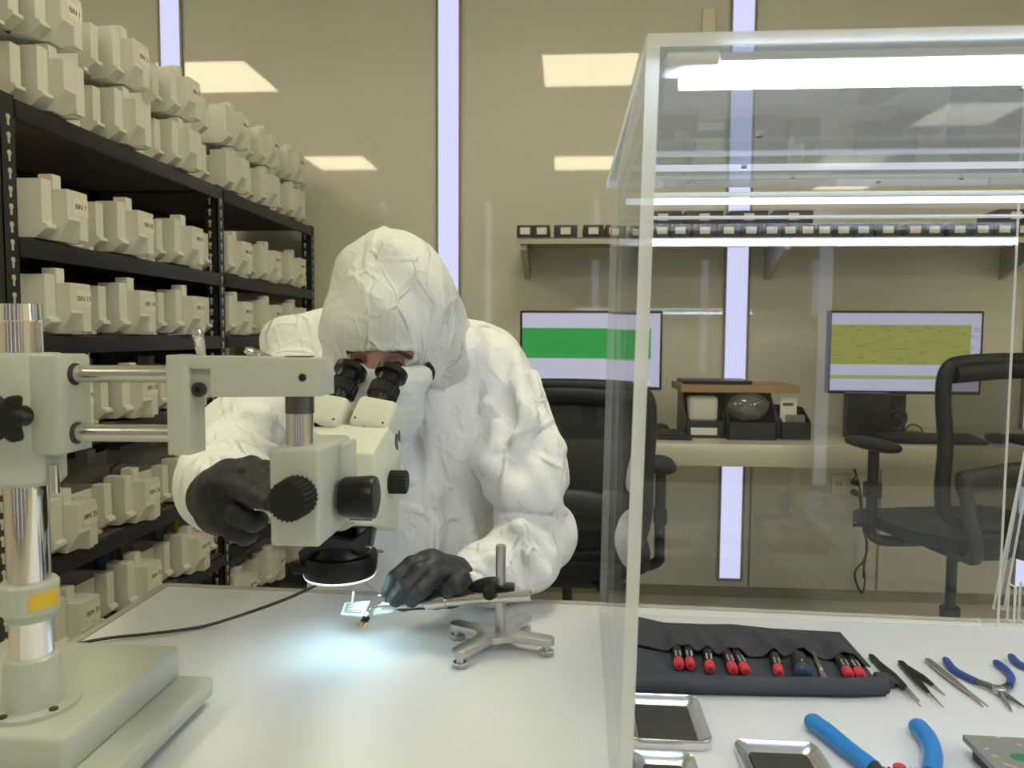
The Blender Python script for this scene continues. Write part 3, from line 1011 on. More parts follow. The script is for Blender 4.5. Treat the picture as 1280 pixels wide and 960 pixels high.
# focus block
FY0, FY1 = SY - .022, SY + .075
fx0, fx1 = at(336, 600, FY0).x, at(399, 600, FY0).x
fz0, fz1 = at(360, 684, FY0).z, at(360, 561, FY0).z
b = MB(); b.box((fx0, FY0, fz0), (fx1, FY1, fz1), .004, seg=3)
b.box((fx1 - .001, FY1 - .04, fz0 + .01), (fx1 + .006, FY1 + .001, fz1 - .004), .002)
b.build('focus_block', M['cream'], ms)
k1 = at(358, 628, FY0 - .028)
b = MB(); b.knurl(k1 + V3((0, .027, 0)), k1, .0188, 26, .0012, .0178)
b.cyl(k1 + V3((0, .0265, 0)), k1 + V3((0, .0285, 0)), .010); b.build('focus_knob', M['blackmat'], ms)
q = V3((fx1 + .0045, FY0 + .052, at(445, 622, FY0 + .05).z))
x2 = at(470, 622, q.y).x
b = MB()
b.lathe([(0, .0175), (.003, .0192), (x2 - q.x - .004, .0208), (x2 - q.x - .0005, .0198), (x2 - q.x, .0165)], q, (1, 0, 0), 40)
b.mi = 1
b.lathe([(0, .0155), (.0008, .0150)], (x2 + .0001, q.y, q.z), (1, 0, 0), 32)
b.build('focus_knob', [M['black'], M['chairgrey']], ms)
b = MB(); b.cyl(q + V3((.008, -.004, -.0212)), V3((x2 - .003, q.y - .004, q.z - .0214)), .0011, seg=10); b.build('index_rod', M['rod'], ms)
# microscope body: wedge with a sloping top
OY = .03
hull = [at(383, 530, .93), at(488, 530, .93), at(466, 567, .86), at(425, 567, .86), at(503, 556, .985), at(378, 556, .985),
        at(467, 655, .86), at(425, 655, .86), at(498, 664, .985), at(385, 664, .985)]
b = MB()
vs = [b.bm.verts.new(v) for v in hull]
bmesh.ops.convex_hull(b.bm, input=vs)
bmesh.ops.dissolve_limit(b.bm, angle_limit=R(3), verts=b.bm.verts[:], edges=b.bm.edges[:])
bmesh.ops.bevel(b.bm, geom=b.bm.edges[:], offset=.0032, segments=3, affect='EDGES', profile=.5)
b.build('body', M['cream2'], ms, 40)
b = MB(); b.cyl(fx1 * V3((1, 0, 0)) + V3((-.012, FY1 - .002, at(420, 625, .77).z)), at(440, 628, .862), .021, seg=28); b.build('body_mount', M['cream'], ms)
AXD = V3((.20, .62, .76)).normalized()
CUPS = []
for ex, ey in ((438, 464), (489, 468)):
    e = at(ex, ey, 1.0)
    CUPS.append((np.array(e - AXD * .05), np.array(e - AXD * .010), np.array(e), np.array(e + AXD * .0070)))
    b = MB()
    b.lathe([(0, .0185), (.0015, .0226), (.010, .0226), (.0115, .0185), (.0125, .0168), (.024, .0165), (.026, .0185), (.028, .0203)], e + AXD * .006, -AXD, 40)
    ep = b.build('eyepiece', M['black'], ms)
    b = MB(); b.knurl(e - AXD * .022, e - AXD * .0405, .0208, 22, .0012); b.build('grip_ring', M['blackmat'], ep)
    b = MB(); b.lathe([(0, .0186), (.003, .0172), (.010, .0168), (.012, .0160), (.040, .0160)], e - AXD * .0405, -AXD, 36); b.build('eyepiece_tube', M['black'], ep)
    b = MB(); b.lathe([(0, .0100), (.0002, .0098)], e + AXD * .0062, AXD, 28); b.build('eyepiece_lens', M['eye'], ep)
    # prism housing
    h = e - AXD * .078 + V3((.007 if ex > 450 else 0, 0, 0))
    sx_ = AXD.cross(V3((0, 1, 0))).normalized()
    side = V3((1, 0, 0)); side = (side - AXD * side.dot(AXD)).normalized(); dep = AXD.cross(side)
    rot = Matrix((side, dep, AXD)).transposed()
    b = MB(); b.box(h - V3((.0275, .024, .024)), h + V3((.0275, .024, .024)), .009, rot=rot, seg=4)
    b.cyl(h, h - V3((0, 0, .05)), .0235, seg=36)
    b.build('prism_housing', M['cream2'], ms, 45)
    c = at(ex - 18 if ex < 450 else ex - 26, 534, .955) if 0 else h - V3((0, .012, .018))
    b = MB(); b.cyl(c + V3((0, 0, -.003)), c + V3((0, -.017, -.003)), .020, seg=30); b.build('dial_disc', M['black'], ms)
    for s_ in (-1, 1):
        p = h + side * (.019 * s_) - AXD * .014 + dep * (-.0238 if dep.y > 0 else .0238)
        MB().ball(p, .0016, 10).build('tiny_screw', M['screw'], ms)
p = at(494, 549, .965)
b = MB(); b.cyl(p + V3((-.004, 0, 0)), p + V3((.004, 0, 0)), .0145, seg=30); b.build('dial_disc', M['black'], ms)
q1, q2 = at(474, 602, .93), at(509, 602, .93)
b = MB(); b.knurl(V3((q1.x, .93, q1.z)), V3((q2.x, .93, q1.z)), .0152, 20, .0012); b.cyl(V3((q1.x - .02, .93, q1.z)), V3((q1.x + .001, .93, q1.z)), .009)
b.build('zoom_knob', M['blackmat'], ms)
# objective and ring light
rc = at(425, 700, .925)
b = MB(); b.lathe([(0, .027), (.004, .028), (.06, .028)], rc + V3((0, 0, .028)), (0, 0, 1), 40); b.build('objective', M['black'], ms)
b = MB()
b.lathe([(-.020, .040), (-.017, .0455), (-.010, .0475), (.007, .0490), (.010, .0475), (.011, .040), (.018, .036), (.030, .035), (.032, .031)], rc, (0, 0, 1), 48)
b.prism([at(372, 690, .89), at(414, 671, .88), at(440, 676, .88), at(466, 655, .90), at(460, 690, .90), at(376, 712, .89)], None, (0, .03, 0), .002)
rg = b.build('ring_light', M['black'], ms)
b = MB(); b.lathe([(0, .030), (0, .0385)], rc - V3((0, 0, .0204)), (0, 0, 1), 48, cap=False); b.build('led_ring', M['ringled'], rg, 0)
b = MB(); b.lathe([(0, .0450), (.003, .0462)], rc - V3((0, 0, .0195)), (0, 0, 1), 48, cap=False); b.build('diffuser_lip', emit('ring_glow', (.85, .97, 1), 1.5), rg, 0)
for px, py in ((459, 683), (473, 688)):
    p = at(px, py, .885)
    b = MB(); b.cyl(p, p + V3((.006, -.004, 0)), .002, seg=12); b.build('clamp_screw', M['rod'], rg)
p = at(377, 709, .895)
b = MB(); b.box(p - V3((.012, .009, .007)), p + V3((.02, .012, .007)), .003); b.build('cable_socket', M['black'], rg)
# cable of the ring light
ca = thing('ring_light_cable', onz(230, 790, ZT), 'thin dark cable running from the ring light across the bench to the left', 'cable')
pts = [at(404, 722, .90), at(399, 729, .897), at(380, 739, .90), at(352, 751, .91), at(310, 766, .925), onz(262, 781, ZT + .006), onz(222, 788, ZT + .0042), onz(180, 793, ZT + .0042), onz(140, 797, ZT + .0045), onz(110, 802, ZT + .006), at(60, 812, .86), at(0, 822, .80)]
b = MB(); b.tube(pts, .0021, seg=12, smooth=6); b.build('cord', M['cable'], ca)

# ================================================================== PERSON IN A WHITE COVERALL
pe = thing('person', (at(500, 600, 1.36).x, 1.42, 0), 'person in hooded white coverall, mask and black gloves bent over the microscope eyepieces', 'person')
A = lambda *p: np.array(at(*p))
fz = .06                                  # the head sits this far behind the eyepieces
Hc = A(484, 392, 1.145)


def cup_cut(P, d):
    for p, q, a, c in CUPS:
        d = smax(d, -np.minimum(cap(P, p, q, .0225), np.maximum(np.abs((P - (a + c) / 2) @ ((c - a) / np.linalg.norm(c - a))) - .0068, cap(P, a, c, .0240))), .002)
    return d



def head_fn(P):
    d = ell(P, Hc, (.072, .098, .108))
    d = smin(d, ell(P, A(470, 480, 1.115), (.056, .06, .06)), .04)          # jaw
    d = smin(d, cap(P, A(470, 430, 1.056), A(466, 470, 1.038), .009, .012), .02)    # nose
    d = smin(d, cap(P, A(440, 436, 1.062), A(458, 438, 1.056), .008), .014)    # brows
    d = smin(d, cap(P, A(478, 438, 1.056), A(512, 444, 1.066), .008), .014)
    d = smax(d, -ell(P, A(447, 452, 1.052), (.015, .014, .011)), .01)          # eye sockets
    d = smax(d, -ell(P, A(496, 456, 1.052), (.016, .014, .011)), .01)
    d = smin(d, ell(P, A(447, 452, 1.074), (.013, .013, .0105)), .006)
    d = smin(d, ell(P, A(496, 456, 1.074), (.013, .013, .0105)), .006)
    d = smin(d, cap(P, A(490, 430, 1.22), A(500, 520, 1.34), .055, .06), .05)   # neck
    d = smin(d, ell(P, A(503, 590, 1.37), (.15, .09, .20)), .08)               # chest under the suit
    d = smin(d, cap(P, A(590, 470, 1.36), A(668, 625, 1.25), .042, .034), .05)
    d = smin(d, cap(P, A(668, 625, 1.25), A(655, 705, 1.14), .034, .030), .03)
    d = smin(d, cap(P, A(655, 705, 1.14), A(600, 726, 1.06), .030, .026), .03)
    d = smin(d, cap(P, A(405, 465, 1.35), A(300, 560, 1.12), .045, .04), .05)
    d = smin(d, cap(P, A(300, 560, 1.12), A(280, 620, .84), .038, .028), .04)
    return cup_cut(P, d)


body = sdf_obj('body', head_fn, (-.56, .79, .62), (.06, 1.50, 1.30), .0052, M['skin'], pe)
for (px, py) in ((447, 453), (496, 457)):
    b = MB(); b.ball(at(px, py, 1.068), (.0098, .0098, .0075), 18); b.build('eye', M['eye'], pe)
for pts in (((433, 441), (447, 437), (458, 441)), ((480, 440), (497, 439), (515, 447))):
    b = MB(); b.tube([at(x, y, 1.052 + .004 * i) for i, (x, y) in enumerate(pts)], .0032, smooth=4); b.build('eyebrow', M['browhair'], pe)

CH = A(505, 580, 1.37)


def bench_cut(P, d, m=.0035):
    """keep cloth and gloves off the bench: nothing below its top in front of its back edge"""
    slab = np.maximum(P[:, 2] - (ZT + m), P[:, 1] - 1.156)
    return smax(d, -slab, .004)


def chain(P, pts, k=.01):
    d = None
    for (a, ra), (c, rb) in zip(pts, pts[1:]):
        e = cap(P, a, c, ra, rb)
        d = e if d is None else smin(d, e, k)
    return d


def suit_fn(P):
    d = ell(P, A(500, 545, 1.365), (.175, .125, .24))
    d = smin(d, cap(P, A(500, 640, 1.36), A(500, 800, 1.42), .165, .185), .12)
    d = smin(d, cap(P, A(405, 450, 1.36), A(598, 460, 1.36), .070, .073), .06)
    d = smin(d, cap(P, A(535, 428, 1.34), A(605, 456, 1.35), .066, .068), .05)
    d = smin(d, cap(P, A(500, 500, 1.235), A(575, 440, 1.25), .040, .045), .05)
    d = smin(d, chain(P, [(A(554, 452, 1.195), .034), (A(560, 490, 1.222), .040), (A(578, 545, 1.255), .042)]), .03)
    d = smin(d, cap(P, A(560, 560, 1.325), A(556, 770, 1.325), .085, .09), .04)
    # image left arm
    d = smin(d, cap(P, A(395, 458, 1.35), A(300, 545, 1.13), .075, .066), .05)
    d = smin(d, cap(P, A(362, 425, 1.31), A(400, 425, 1.33), .045), .04)
    g = cap(P, A(298, 556, 1.11), A(272, 616, .90), .062, .048)
    g = smin(g, cap(P, A(272, 616, .90), A(270, 620, .842), .048, .045), .02)
    d = smin(d, g, .03)
    for pts in ([(A(335, 520, 1.10), .014), (A(300, 520, 1.06), .018), (A(262, 545, 1.01), .014)],
                [(A(345, 560, 1.05), .012), (A(300, 545, 1.02), .015), (A(245, 565, .96), .012)],
                [(A(330, 580, .98), .010), (A(290, 562, .95), .013), (A(240, 580, .92), .012)]):
        d = smin(d, chain(P, pts), .012)
    # hanging folds of the front: long soft ridges with crisp valleys between
    for pts in ([(A(546, 450, 1.185), .016), (A(552, 520, 1.212), .017), (A(572, 610, 1.236), .020), (A(598, 700, 1.236), .020)],
                [(A(520, 490, 1.20), .014), (A(508, 560, 1.222), .016), (A(490, 660, 1.215), .014), (A(482, 740, 1.22), .012)],
                [(A(590, 440, 1.24), .018), (A(585, 500, 1.235), .018), (A(566, 590, 1.232), .012)],
                [(A(622, 440, 1.27), .018), (A(612, 510, 1.23), .017), (A(603, 570, 1.228), .012)],
                [(A(535, 500, 1.20), .010), (A(540, 600, 1.217), .013), (A(545, 700, 1.21), .010)]):
        d = smin(d, chain(P, pts), .016)
    # image right: upper sleeve ends in a lip that hangs over the forearm
    u = cap(P, A(612, 472, 1.345), A(652, 580, 1.245), .078, .072)
    u = smin(u, ell(P, A(660, 600, 1.215), (.064, .078, .052)), .03)
    u = smin(u, chain(P, [(A(615, 614, 1.19), .012), (A(640, 616, 1.150), .020), (A(688, 628, 1.165), .018), (A(712, 652, 1.20), .014)]), .022)
    for pts in ([(A(640, 440, 1.28), .014), (A(662, 520, 1.195), .016), (A(640, 575, 1.165), .012)], [(A(668, 470, 1.28), .012), (A(690, 560, 1.20), .016), (A(690, 612, 1.17), .012)],
                [(A(620, 530, 1.20), .012), (A(618, 580, 1.17), .015), (A(650, 610, 1.15), .010)]):
        u = smin(u, chain(P, pts), .014)
    u = np.where(u < .05, u - .0016 * np.sin(P[:, 2] * 95 + 14 * np.sin(P[:, 0] * 14)), u)
    d = smin(d, u, .012)
    f = cap(P, A(682, 672, 1.20), A(612, 716, 1.08), .052, .046)
    f = smin(f, cap(P, A(655, 615, 1.245), A(640, 690, 1.15), .046, .042), .02)
    f = smin(f, ell(P, A(694, 660, 1.21), (.036, .05, .040)), .02)
    f = smin(f, ell(P, A(648, 702, 1.12), (.058, .05, .052)), .03)
    f = smin(f, cap(P, A(606, 720, 1.075), A(581, 729, 1.03), .043, .036), .015)
    for pts in ([(A(620, 672, 1.10), .008), (A(650, 660, 1.09), .012), (A(690, 690, 1.10), .010)], [(A(590, 702, 1.03), .006), (A(612, 698, 1.04), .010), (A(630, 715, 1.05), .008)],
                [(A(585, 715, 1.0), .007), (A(596, 730, 1.0), .009), (A(594, 752, 1.01), .007)], [(A(660, 690, 1.065), .008), (A(676, 715, 1.08), .010), (A(660, 738, 1.085), .008)]):
        f = smin(f, chain(P, pts), .010)
    d = smin(d, f, .005)
    return bench_cut(P, d - crumple(P, .85))


def thigh_fn(P):
    d = cap(P, A(500, 800, 1.42), A(500, 800, 1.42) + np.array([0, .02, -.06]), .18, .165)
    px = A(500, 800, 1.42)[0]
    for s in (-1, 1):
        hip = np.array([px + .09 * s, 1.43, .575]); kn = np.array([px + .17 * s, .98, .56]); an = np.array([px + .16 * s, 1.10, .10])
        d = smin(d, cap(P, hip, kn, .105, .082), .06)
        d = smin(d, cap(P, kn, an, .078, .062), .03)
    return d - crumple(P, .9)


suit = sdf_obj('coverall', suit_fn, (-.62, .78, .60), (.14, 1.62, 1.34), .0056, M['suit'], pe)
sdf_obj('coverall_trousers', thigh_fn, (-.75, .82, .03), (.15, 1.66, .665), .009, M['suit'], pe)
pxx = A(500, 800, 1.42)[0]
for s in (-1, 1):
    b = MB(); b.ball((pxx + .16 * s, 1.045, .046), (.052, .135, .046), 24); b.build('shoe_cover', M['suit'], pe)


def hood_fn(P):
    d = ell(P, A(487, 374, 1.15), (.088, .112, .109))
    d = smin(d, ell(P, A(480, 412, 1.135), (.083, .098, .072)), .05)
    d = smin(d, cap(P, A(512, 385, 1.17), A(556, 440, 1.26), .064, .060), .06)
    d = smin(d, cap(P, A(480, 420, 1.18), A(470, 470, 1.28), .075, .08), .05)
    d = smin(d, cap(P, A(543, 430, 1.15), A(554, 462, 1.19), .026, .034), .04)
    d = smin(d, cap(P, A(428, 420, 1.14), A(425, 465, 1.18), .024, .026), .03)
    # seam down the middle and a pinch on the crown
    d = d - .0035 * np.exp(-((P[:, 0] - A(463, 360, 1.06)[0]) / .004) ** 2) * (P[:, 1] < 1.16)
    d = d - crumple(P, .55, 1.9)
    c = A(481, 437, 1.05)
    q = np.abs(P - np.array([c[0], 1.0, c[2] - .09])) - np.array([.045, .062, .078])
    face = np.linalg.norm(np.maximum(q, 0), axis=1) + np.minimum(q.max(axis=1), 0) - .012
    d = smax(d, -face, .006)
    rim = np.sqrt((np.abs(face) - .001) ** 2 + np.maximum(0, np.abs(d)) ** 2) - .0035
    d = smin(d, rim + .0008 * np.sin(P[:, 0] * 1300), .003)
    return cup_cut(P, d)


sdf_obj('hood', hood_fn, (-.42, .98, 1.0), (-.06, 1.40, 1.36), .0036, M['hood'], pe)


def mask_fn(P):
    d = ell(P, A(478, 500, 1.095), (.064, .075, .075))
    d = smin(d, cap(P, A(466, 466, 1.036), A(468, 520, 1.022), .016, .024), .035)
    d = smin(d, cap(P, A(500, 475, 1.055), A(526, 472, 1.085), .018, .016), .03)
    dxm = P[:, 0] - A(466, 462, 1.04)[0]
    top = P[:, 2] - (A(466, 463, 1.04)[2] + np.where(dxm < 0, .40, .17) * np.abs(dxm))
    d = smax(d, top, .006)
    pl = np.abs(((P[:, 2] * 70 + P[:, 0] * 6) % 1.0) - .5) * .0022
    return cup_cut(P, d - pl - crumple(P, .25, 2.0))


sdf_obj('face_mask', mask_fn, (-.38, .96, .96), (-.10, 1.20, 1.20), .003, M['mask'], pe)
b = MB(); b.tube([at(534, 455, 1.10), at(540, 464, 1.095), at(538, 474, 1.095)], .005, smooth=4); b.build('mask_gap_shade', M['black'], pe)  # black tube standing in for the shade in the gap between hood and mask


# gloved hands: palm and five separate bent fingers
def fingers(P, chains, k=.006):
    d = None
    for ch in chains:
        e = None
        for (a, ra), (c, rb) in zip(ch, ch[1:]):
            s = cap(P, a, c, ra, rb)
            e = s if e is None else smin(e, s, .004)
        d = e if d is None else smin(d, e, .003)
    return d


def glove_r(P):            # image right, closing on the cross bar of the stand
    palm = cap(P, A(566, 724, 1.02), A(538, 712, .995), .028, .028)
    palm = smin(palm, cap(P, A(575, 735, 1.005), A(548, 745, .985), .022, .018), .02)
    palm = smin(palm, cap(P, A(592, 728, 1.055), A(566, 725, 1.02), .028, .028), .02)
    ch = [
        [(A(541, 702, 1.0), .0125), (A(514, 706, .975), .0118), (A(494, 722, .955), .0105), (A(484, 741, .948), .0085)],
        [(A(548, 710, .985), .0128), (A(524, 715, .962), .0122), (A(506, 735, .942), .0110), (A(494, 751, .940), .0092)],
        [(A(558, 720, .975), .0125), (A(540, 722, .955), .0120), (A(525, 739, .936), .0108), (A(514, 751, .938), .0092)],
        [(A(572, 728, .985), .0120), (A(577, 722, .965), .0115), (A(570, 731, .945), .0110), (A(560, 738, .942), .0098)],
        [(A(560, 745, 1.0), .0135), (A(530, 750, .990), .0120), (A(505, 754, .982), .0105), (A(488, 752, .978), .0085)],
    ]
    return bench_cut(P, smin(palm, fingers(P, ch), .010) - .0003 * np.sin(P[:, 0] * 260 + P[:, 2] * 170), .001)


def glove_l(P):            # image left, gripping the focus knob
    palm = cap(P, A(272, 620, .83), A(281, 614, .775), .029, .031)
    palm = smin(palm, cap(P, A(274, 642, .79), A(287, 642, .77), .024, .022), .02)
    palm = smin(palm, cap(P, A(270, 620, .87), A(270, 620, .83), .030, .030), .02)
    ch = [
        [(A(288, 588, .785), .0130), (A(312, 592, .765), .0118), (A(332, 604, .735), .0105), (A(341, 612, .705), .0085)],
        [(A(286, 606, .765), .0130), (A(306, 612, .735), .0120), (A(325, 622, .705), .0108), (A(338, 628, .682), .0085)],
        [(A(282, 630, .760), .0125), (A(300, 645, .742), .0115), (A(316, 652, .735), .0105), (A(325, 650, .735), .0090)],
        [(A(276, 648, .765), .0118), (A(292, 664, .750), .0108), (A(306, 670, .745), .0095), (A(314, 669, .745), .0080)],
        [(A(288, 590, .815), .0140), (A(314, 584, .80), .0125), (A(332, 588, .78), .0105), (A(338, 592, .77), .0085)],
    ]
    return smin(palm, fingers(P, ch), .010) - .0003 * np.sin(P[:, 1] * 260 + P[:, 2] * 170)


sdf_obj('glove', glove_r, (-.29, .91, .765), (-.09, 1.09, .92), .0022, M['glove2'], pe)
def glove_l2(P):
    kn = np.maximum(np.hypot(P[:, 0] - k1.x, P[:, 2] - k1.z) - .0194, np.abs(P[:, 1] - (k1.y + .0135)) - .0142)
    blk = np.max(np.abs(P - np.array([(fx0 + fx1) / 2, (FY0 + FY1) / 2, (fz0 + fz1) / 2])) - np.array([(fx1 - fx0) / 2, (FY1 - FY0) / 2, (fz1 - fz0) / 2]) - .0006, axis=1)
    return smax(glove_l(P), -np.minimum(kn, blk), .001)


sdf_obj('glove', glove_l2, (-.46, .66, .90), (-.25, .90, 1.08), .0024, M['glove'], pe)

# ================================================================== CLAMP STAND AND THE BOARD UNDER THE LENS
feet = [onz(575, 833, ZT), onz(683, 818, ZT), onz(655, 788, ZT), onz(572, 798, ZT)]
cen = sum(feet, V3()) / 4
st = thing('clamp_stand', (cen.x, cen.y, ZT), 'small cast metal stand with four levelling feet, post and cross bar', 'stand')
b = MB()
hw = .0105
zb0, zb1 = ZT + .0135, ZT + .0225
ordf = sorted(feet, key=lambda p: math.atan2(p.y - cen.y, p.x - cen.x))
outl = []
for i, p in enumerate(ordf):
    d = V3((p.x - cen.x, p.y - cen.y, 0)); l = d.length; d.normalize()
    nrm = V3((-d.y, d.x, 0))
    for k in range(9):
        an = R(-90 + 22.5 * k)
        outl.append(V3((cen.x, cen.y, zb0)) + d * (l + hw * math.cos(an)) + nrm * (hw * math.sin(an)))
    q = ordf[(i + 1) % 4]
    d2 = V3((q.x - cen.x, q.y - cen.y, 0)).normalized()
    n2 = V3((-d2.y, d2.x, 0))
    w = .020
    outl.append(V3((cen.x, cen.y, zb0)) + d * w * 1.25 + nrm * hw * 1.15)
    outl.append(V3((cen.x, cen.y, zb0)) + d2 * w * 1.25 - n2 * hw * 1.15)
b.prism(outl, None, (0, 0, zb1 - zb0), .0012)
b.build('base', M['alu'], st)
for p in feet:
    b = MB(); b.knurl(V3((p.x, p.y, ZT + .0002)), V3((p.x, p.y, ZT + .0062)), .0098, 24, .0006, bev=.001)
    b.cyl(V3((p.x, p.y, ZT + .006)), V3((p.x, p.y, zb0 + .001)), .0048, seg=18); b.build('levelling_foot', M['steel'], st)
pq = at(626, 700, cen.y)
b = MB(); b.cyl((pq.x, cen.y, zb1 - .001), (pq.x, cen.y, at(627, 681, cen.y).z), .0066, seg=28, bev=.001); b.build('post', M['steel'], st)
by = cen.y - .0145
c1 = at(664, 744, by)
c2 = at(552, 752, by + .008)
c3 = at(532, 754, by + .010)
c4 = at(478, 757, by + .012)
b = MB(); b.cyl(c1, c2, .0071, seg=28, bev=.0008); b.build('cross_bar', M['rod'], st)
b = MB(); b.cyl(c2 + (c3 - c2) * -.3, c3, .0086, seg=28, bev=.0008); b.build('ferrule', M['rod'], st)
b = MB(); b.cyl(c3, c4, .0054, seg=20); b.build('thin_rod', M['steel'], st)
b = MB()
p = at(628, 736, cen.y)
b.box(p + V3((-.012, -.012, -.009)), p + V3((.016, .012, .006)), .003)
b.build('clamp_block', M['black'], st)
p = at(607, 731, cen.y + .006)
b = MB(); b.ball(p, (.024, .012, .008), 24, rot=Euler((R(20), R(-14), 0)).to_matrix()); b.build('wing_nut', M['black'], st)
p = at(611, 745, by - .011)
b = MB(); b.knurl(p + V3((0, .016, .004)), p, .0080, 18, .0006); b.build('clamp_knob', M['blackmat'], st)
# clips at the end of the bar
b = MB()
e0 = c4
b.tube([e0, at(470, 758, by + .012), at(463, 762, by + .010), at(459, 768, by + .009)], .0028, smooth=5, taper=lambda t: 1 - .4 * t)
cp = b.build('clip_arm', M['rod'], st)
b = MB(); p = at(458, 767, by + .008); b.lathe([(-.001, .0045), (.0012, .0045), (.002, .003)], p, (0, -.5, 1), 18); b.build('clip_washer', M['rod'], st)
b = MB()
for dx in (-.0022, .0028):
    p1 = at(458, 771, by + .007) + V3((dx, 0, 0)); p2 = at(452, 783, by + .006) + V3((dx, 0, 0))
    b.cyl(p1, p1 + (p2 - p1) * .5, .0026, seg=10)
b.build('clip_jaw', M['black'], st)
b = MB()
for dx in (-.0022, .0028):
    p1 = at(458, 771, by + .007) + V3((dx, 0, 0)); p2 = at(452, 783, by + .006) + V3((dx, 0, 0))
    b.cyl(p1 + (p2 - p1) * .45, p2, .0019, seg=8)
b.build('brass_tip', M['brass'], st)
b = MB()
p = at(477, 745, by + .02)
b.tube([p + V3((-.004, 0, .0)), p + V3((.008, 0, .0015)), p + V3((.016, .002, .006))], .0018, smooth=3); b.cyl(p + V3((0, 0, -.001)), p + V3((0, 0, .011)), .0022, .0008, seg=10)
b.build('upper_clip', M['rod'], st)
# the small board being worked on
bc = [at(426, 769, .972), at(454, 771, .958), at(463, 752, .985), at(431, 755, .998)]
bd = thing('circuit_board', bc[0], 'small pale circuit board held in the clips under the ring light', 'circuit board')
b = MB(); b.prism(bc, None, (0, 0, .0016)); b.build('board', M['pcb'], bd, 0)
ux, uy = (bc[1] - bc[0]), (bc[3] - bc[0])
for k in range(5):
    o0 = bc[0] + uy * (.14 + .17 * k) + ux * .10 + V3((0, 0, .0018))
    b = MB(); b.prism([o0, o0 + ux * .8, o0 + ux * .8 + uy * .07, o0 + uy * .07], None, (0, 0, .0012)); b.build('chip_row', M['plate'], bd, 0)
p = bc[0] + ux * .35 + uy * .8
b = MB(); b.cyl(p, at(442, 739, .992), .0016, .0019, seg=10); b.build('pin', M['whiteprint'], bd)
bc2 = [at(466, 769, .985), at(492, 766, .985), at(498, 756, 1.0), at(470, 757, 1.0)]
b = MB(); b.prism(bc2, None, (0, 0, .0014)); b.build('second_board', M['pcb'], bd, 0)


# ================================================================== TOOLS INSIDE THE BOX
def sheet(mb, fn, nu, nv, th):
    top = [[V3(fn(i / nu, j / nv)) for j in range(nv + 1)] for i in range(nu + 1)]
    W = nv + 1
    vs = [p for r in top for p in r] + [p - V3((0, 0, th)) for r in top for p in r]
    n0 = (nu + 1) * W
    fs = []
    for i in range(nu):
        for j in range(nv):
            a = i * W + j
            fs.append((a, a + W, a + W + 1, a + 1)); fs.append((n0 + a, n0 + a + 1, n0 + a + W + 1, n0 + a + W))
    for i in range(nu):
        a = i * W; fs.append((a, n0 + a, n0 + a + W, a + W)); a = i * W + nv; fs.append((a, a + W, n0 + a + W, n0 + a))
    for j in range(nv):
        a = j; fs.append((a, a + 1, n0 + a + 1, n0 + a)); a = nu * W + j; fs.append((a, n0 + a, n0 + a + 1, a + 1))
    mb.add(vs, fs)


tr0 = onz(900, 860, ZT)
rl = thing('tool_roll', (tr0.x, tr0.y, ZT), 'dark grey-blue canvas tool roll laid open with red-capped drivers in its pockets', 'tool roll')
drv = [((849, 833), (846, 811)), ((863, 833), (860, 811)), ((888, 837), (884, 814)), ((917, 839), (908, 816)), ((933, 840), (921, 819)), ((974, 842), (967, 817)),
       ((1062, 845), (1050, 823)), ((1077, 846), (1063, 824))]
BLUE = ((1005, 845), (996, 817))
SCR = ((1032, 850), (1020, 825))
zr = ZT + .0042


def interp(pts, t):
    t = t * (len(pts) - 1); i = min(int(t), len(pts) - 2); f = t - i
    return pts[i] * (1 - f) + pts[i + 1] * f


backE = [onz(x, y, zr) for x, y in ((782, 770), (830, 781), (880, 783), (915, 783), (960, 788), (1050, 793))]
backE[0].x = max(backE[0].x, .082)
frontE = [onz(x, y, zr) for x, y in ((782, 862), (850, 864), (950, 866), (1020, 867), (1060, 868), (1108, 866))]
frontE[0].x = max(frontE[0].x, .082)
mouthE = [onz(x, y, zr) for x, y in ((782, 806), (842, 818), (890, 822), (950, 824), (1000, 824), (1020, 823), (1050, 830), (1088, 836))]
mouthE[0].x = max(mouthE[0].x, .082)
bumps = [onz((a[0] + c[0]) / 2, (a[1] + c[1]) / 2, zr).x for a, c in drv]


def cloth_h(x, amp):
    return amp * sum(math.exp(-((x - bx_) / .0085) ** 2) for bx_ in bumps) + amp * 1.3 * math.exp(-((x - onz(997, 820, zr).x) / .012) ** 2)


def base_fn(u, v):
    p = interp(backE, u).lerp(interp(frontE, u), v)
    return (p.x, p.y, ZT + .0042 + .0008 * math.sin(u * 23 + v * 5) * v * (1 - v))


def flap_fn(u, v):
    p = interp(backE, u).lerp(interp(mouthE, u), v)
    h = .0036 + .0012 * math.sin(u * 31) * v + min(.0145, cloth_h(p.x, .0125)) * max(0, v - .1) ** .8
    return (p.x, p.y - .0005, ZT + .0042 + h)


b = MB(); sheet(b, base_fn, 60, 10, .0036); b.build('canvas', M['navycloth'], rl, 60)
b = MB(); sheet(b, flap_fn, 120, 14, .0016); b.build('pocket_flap', M['navycloth2'], rl, 60)


def hem_fn(pts, r0):
    b = MB()
    b.tube(pts, r0, seg=14, smooth=4)
    return b


hp = [p + V3((0, .004, .0075)) for p in frontE]
b = hem_fn(hp, .0105)
for v in b.bm.verts:
    v.co.z = ZT + .0005 + max(0, v.co.z - ZT) * .92
b.build('rolled_hem', M['navycloth'], rl, 60)
b = MB()
p = onz(1110, 858, ZT)
b.box(p + V3((-.014, -.010, .0007)), p + V3((.004, .012, .013)), .003)
b.box(p + V3((.0035, -.004, .0007)), p + V3((.012, .016, .006)), .0015)
b.build('strap', M['navycloth2'], rl)


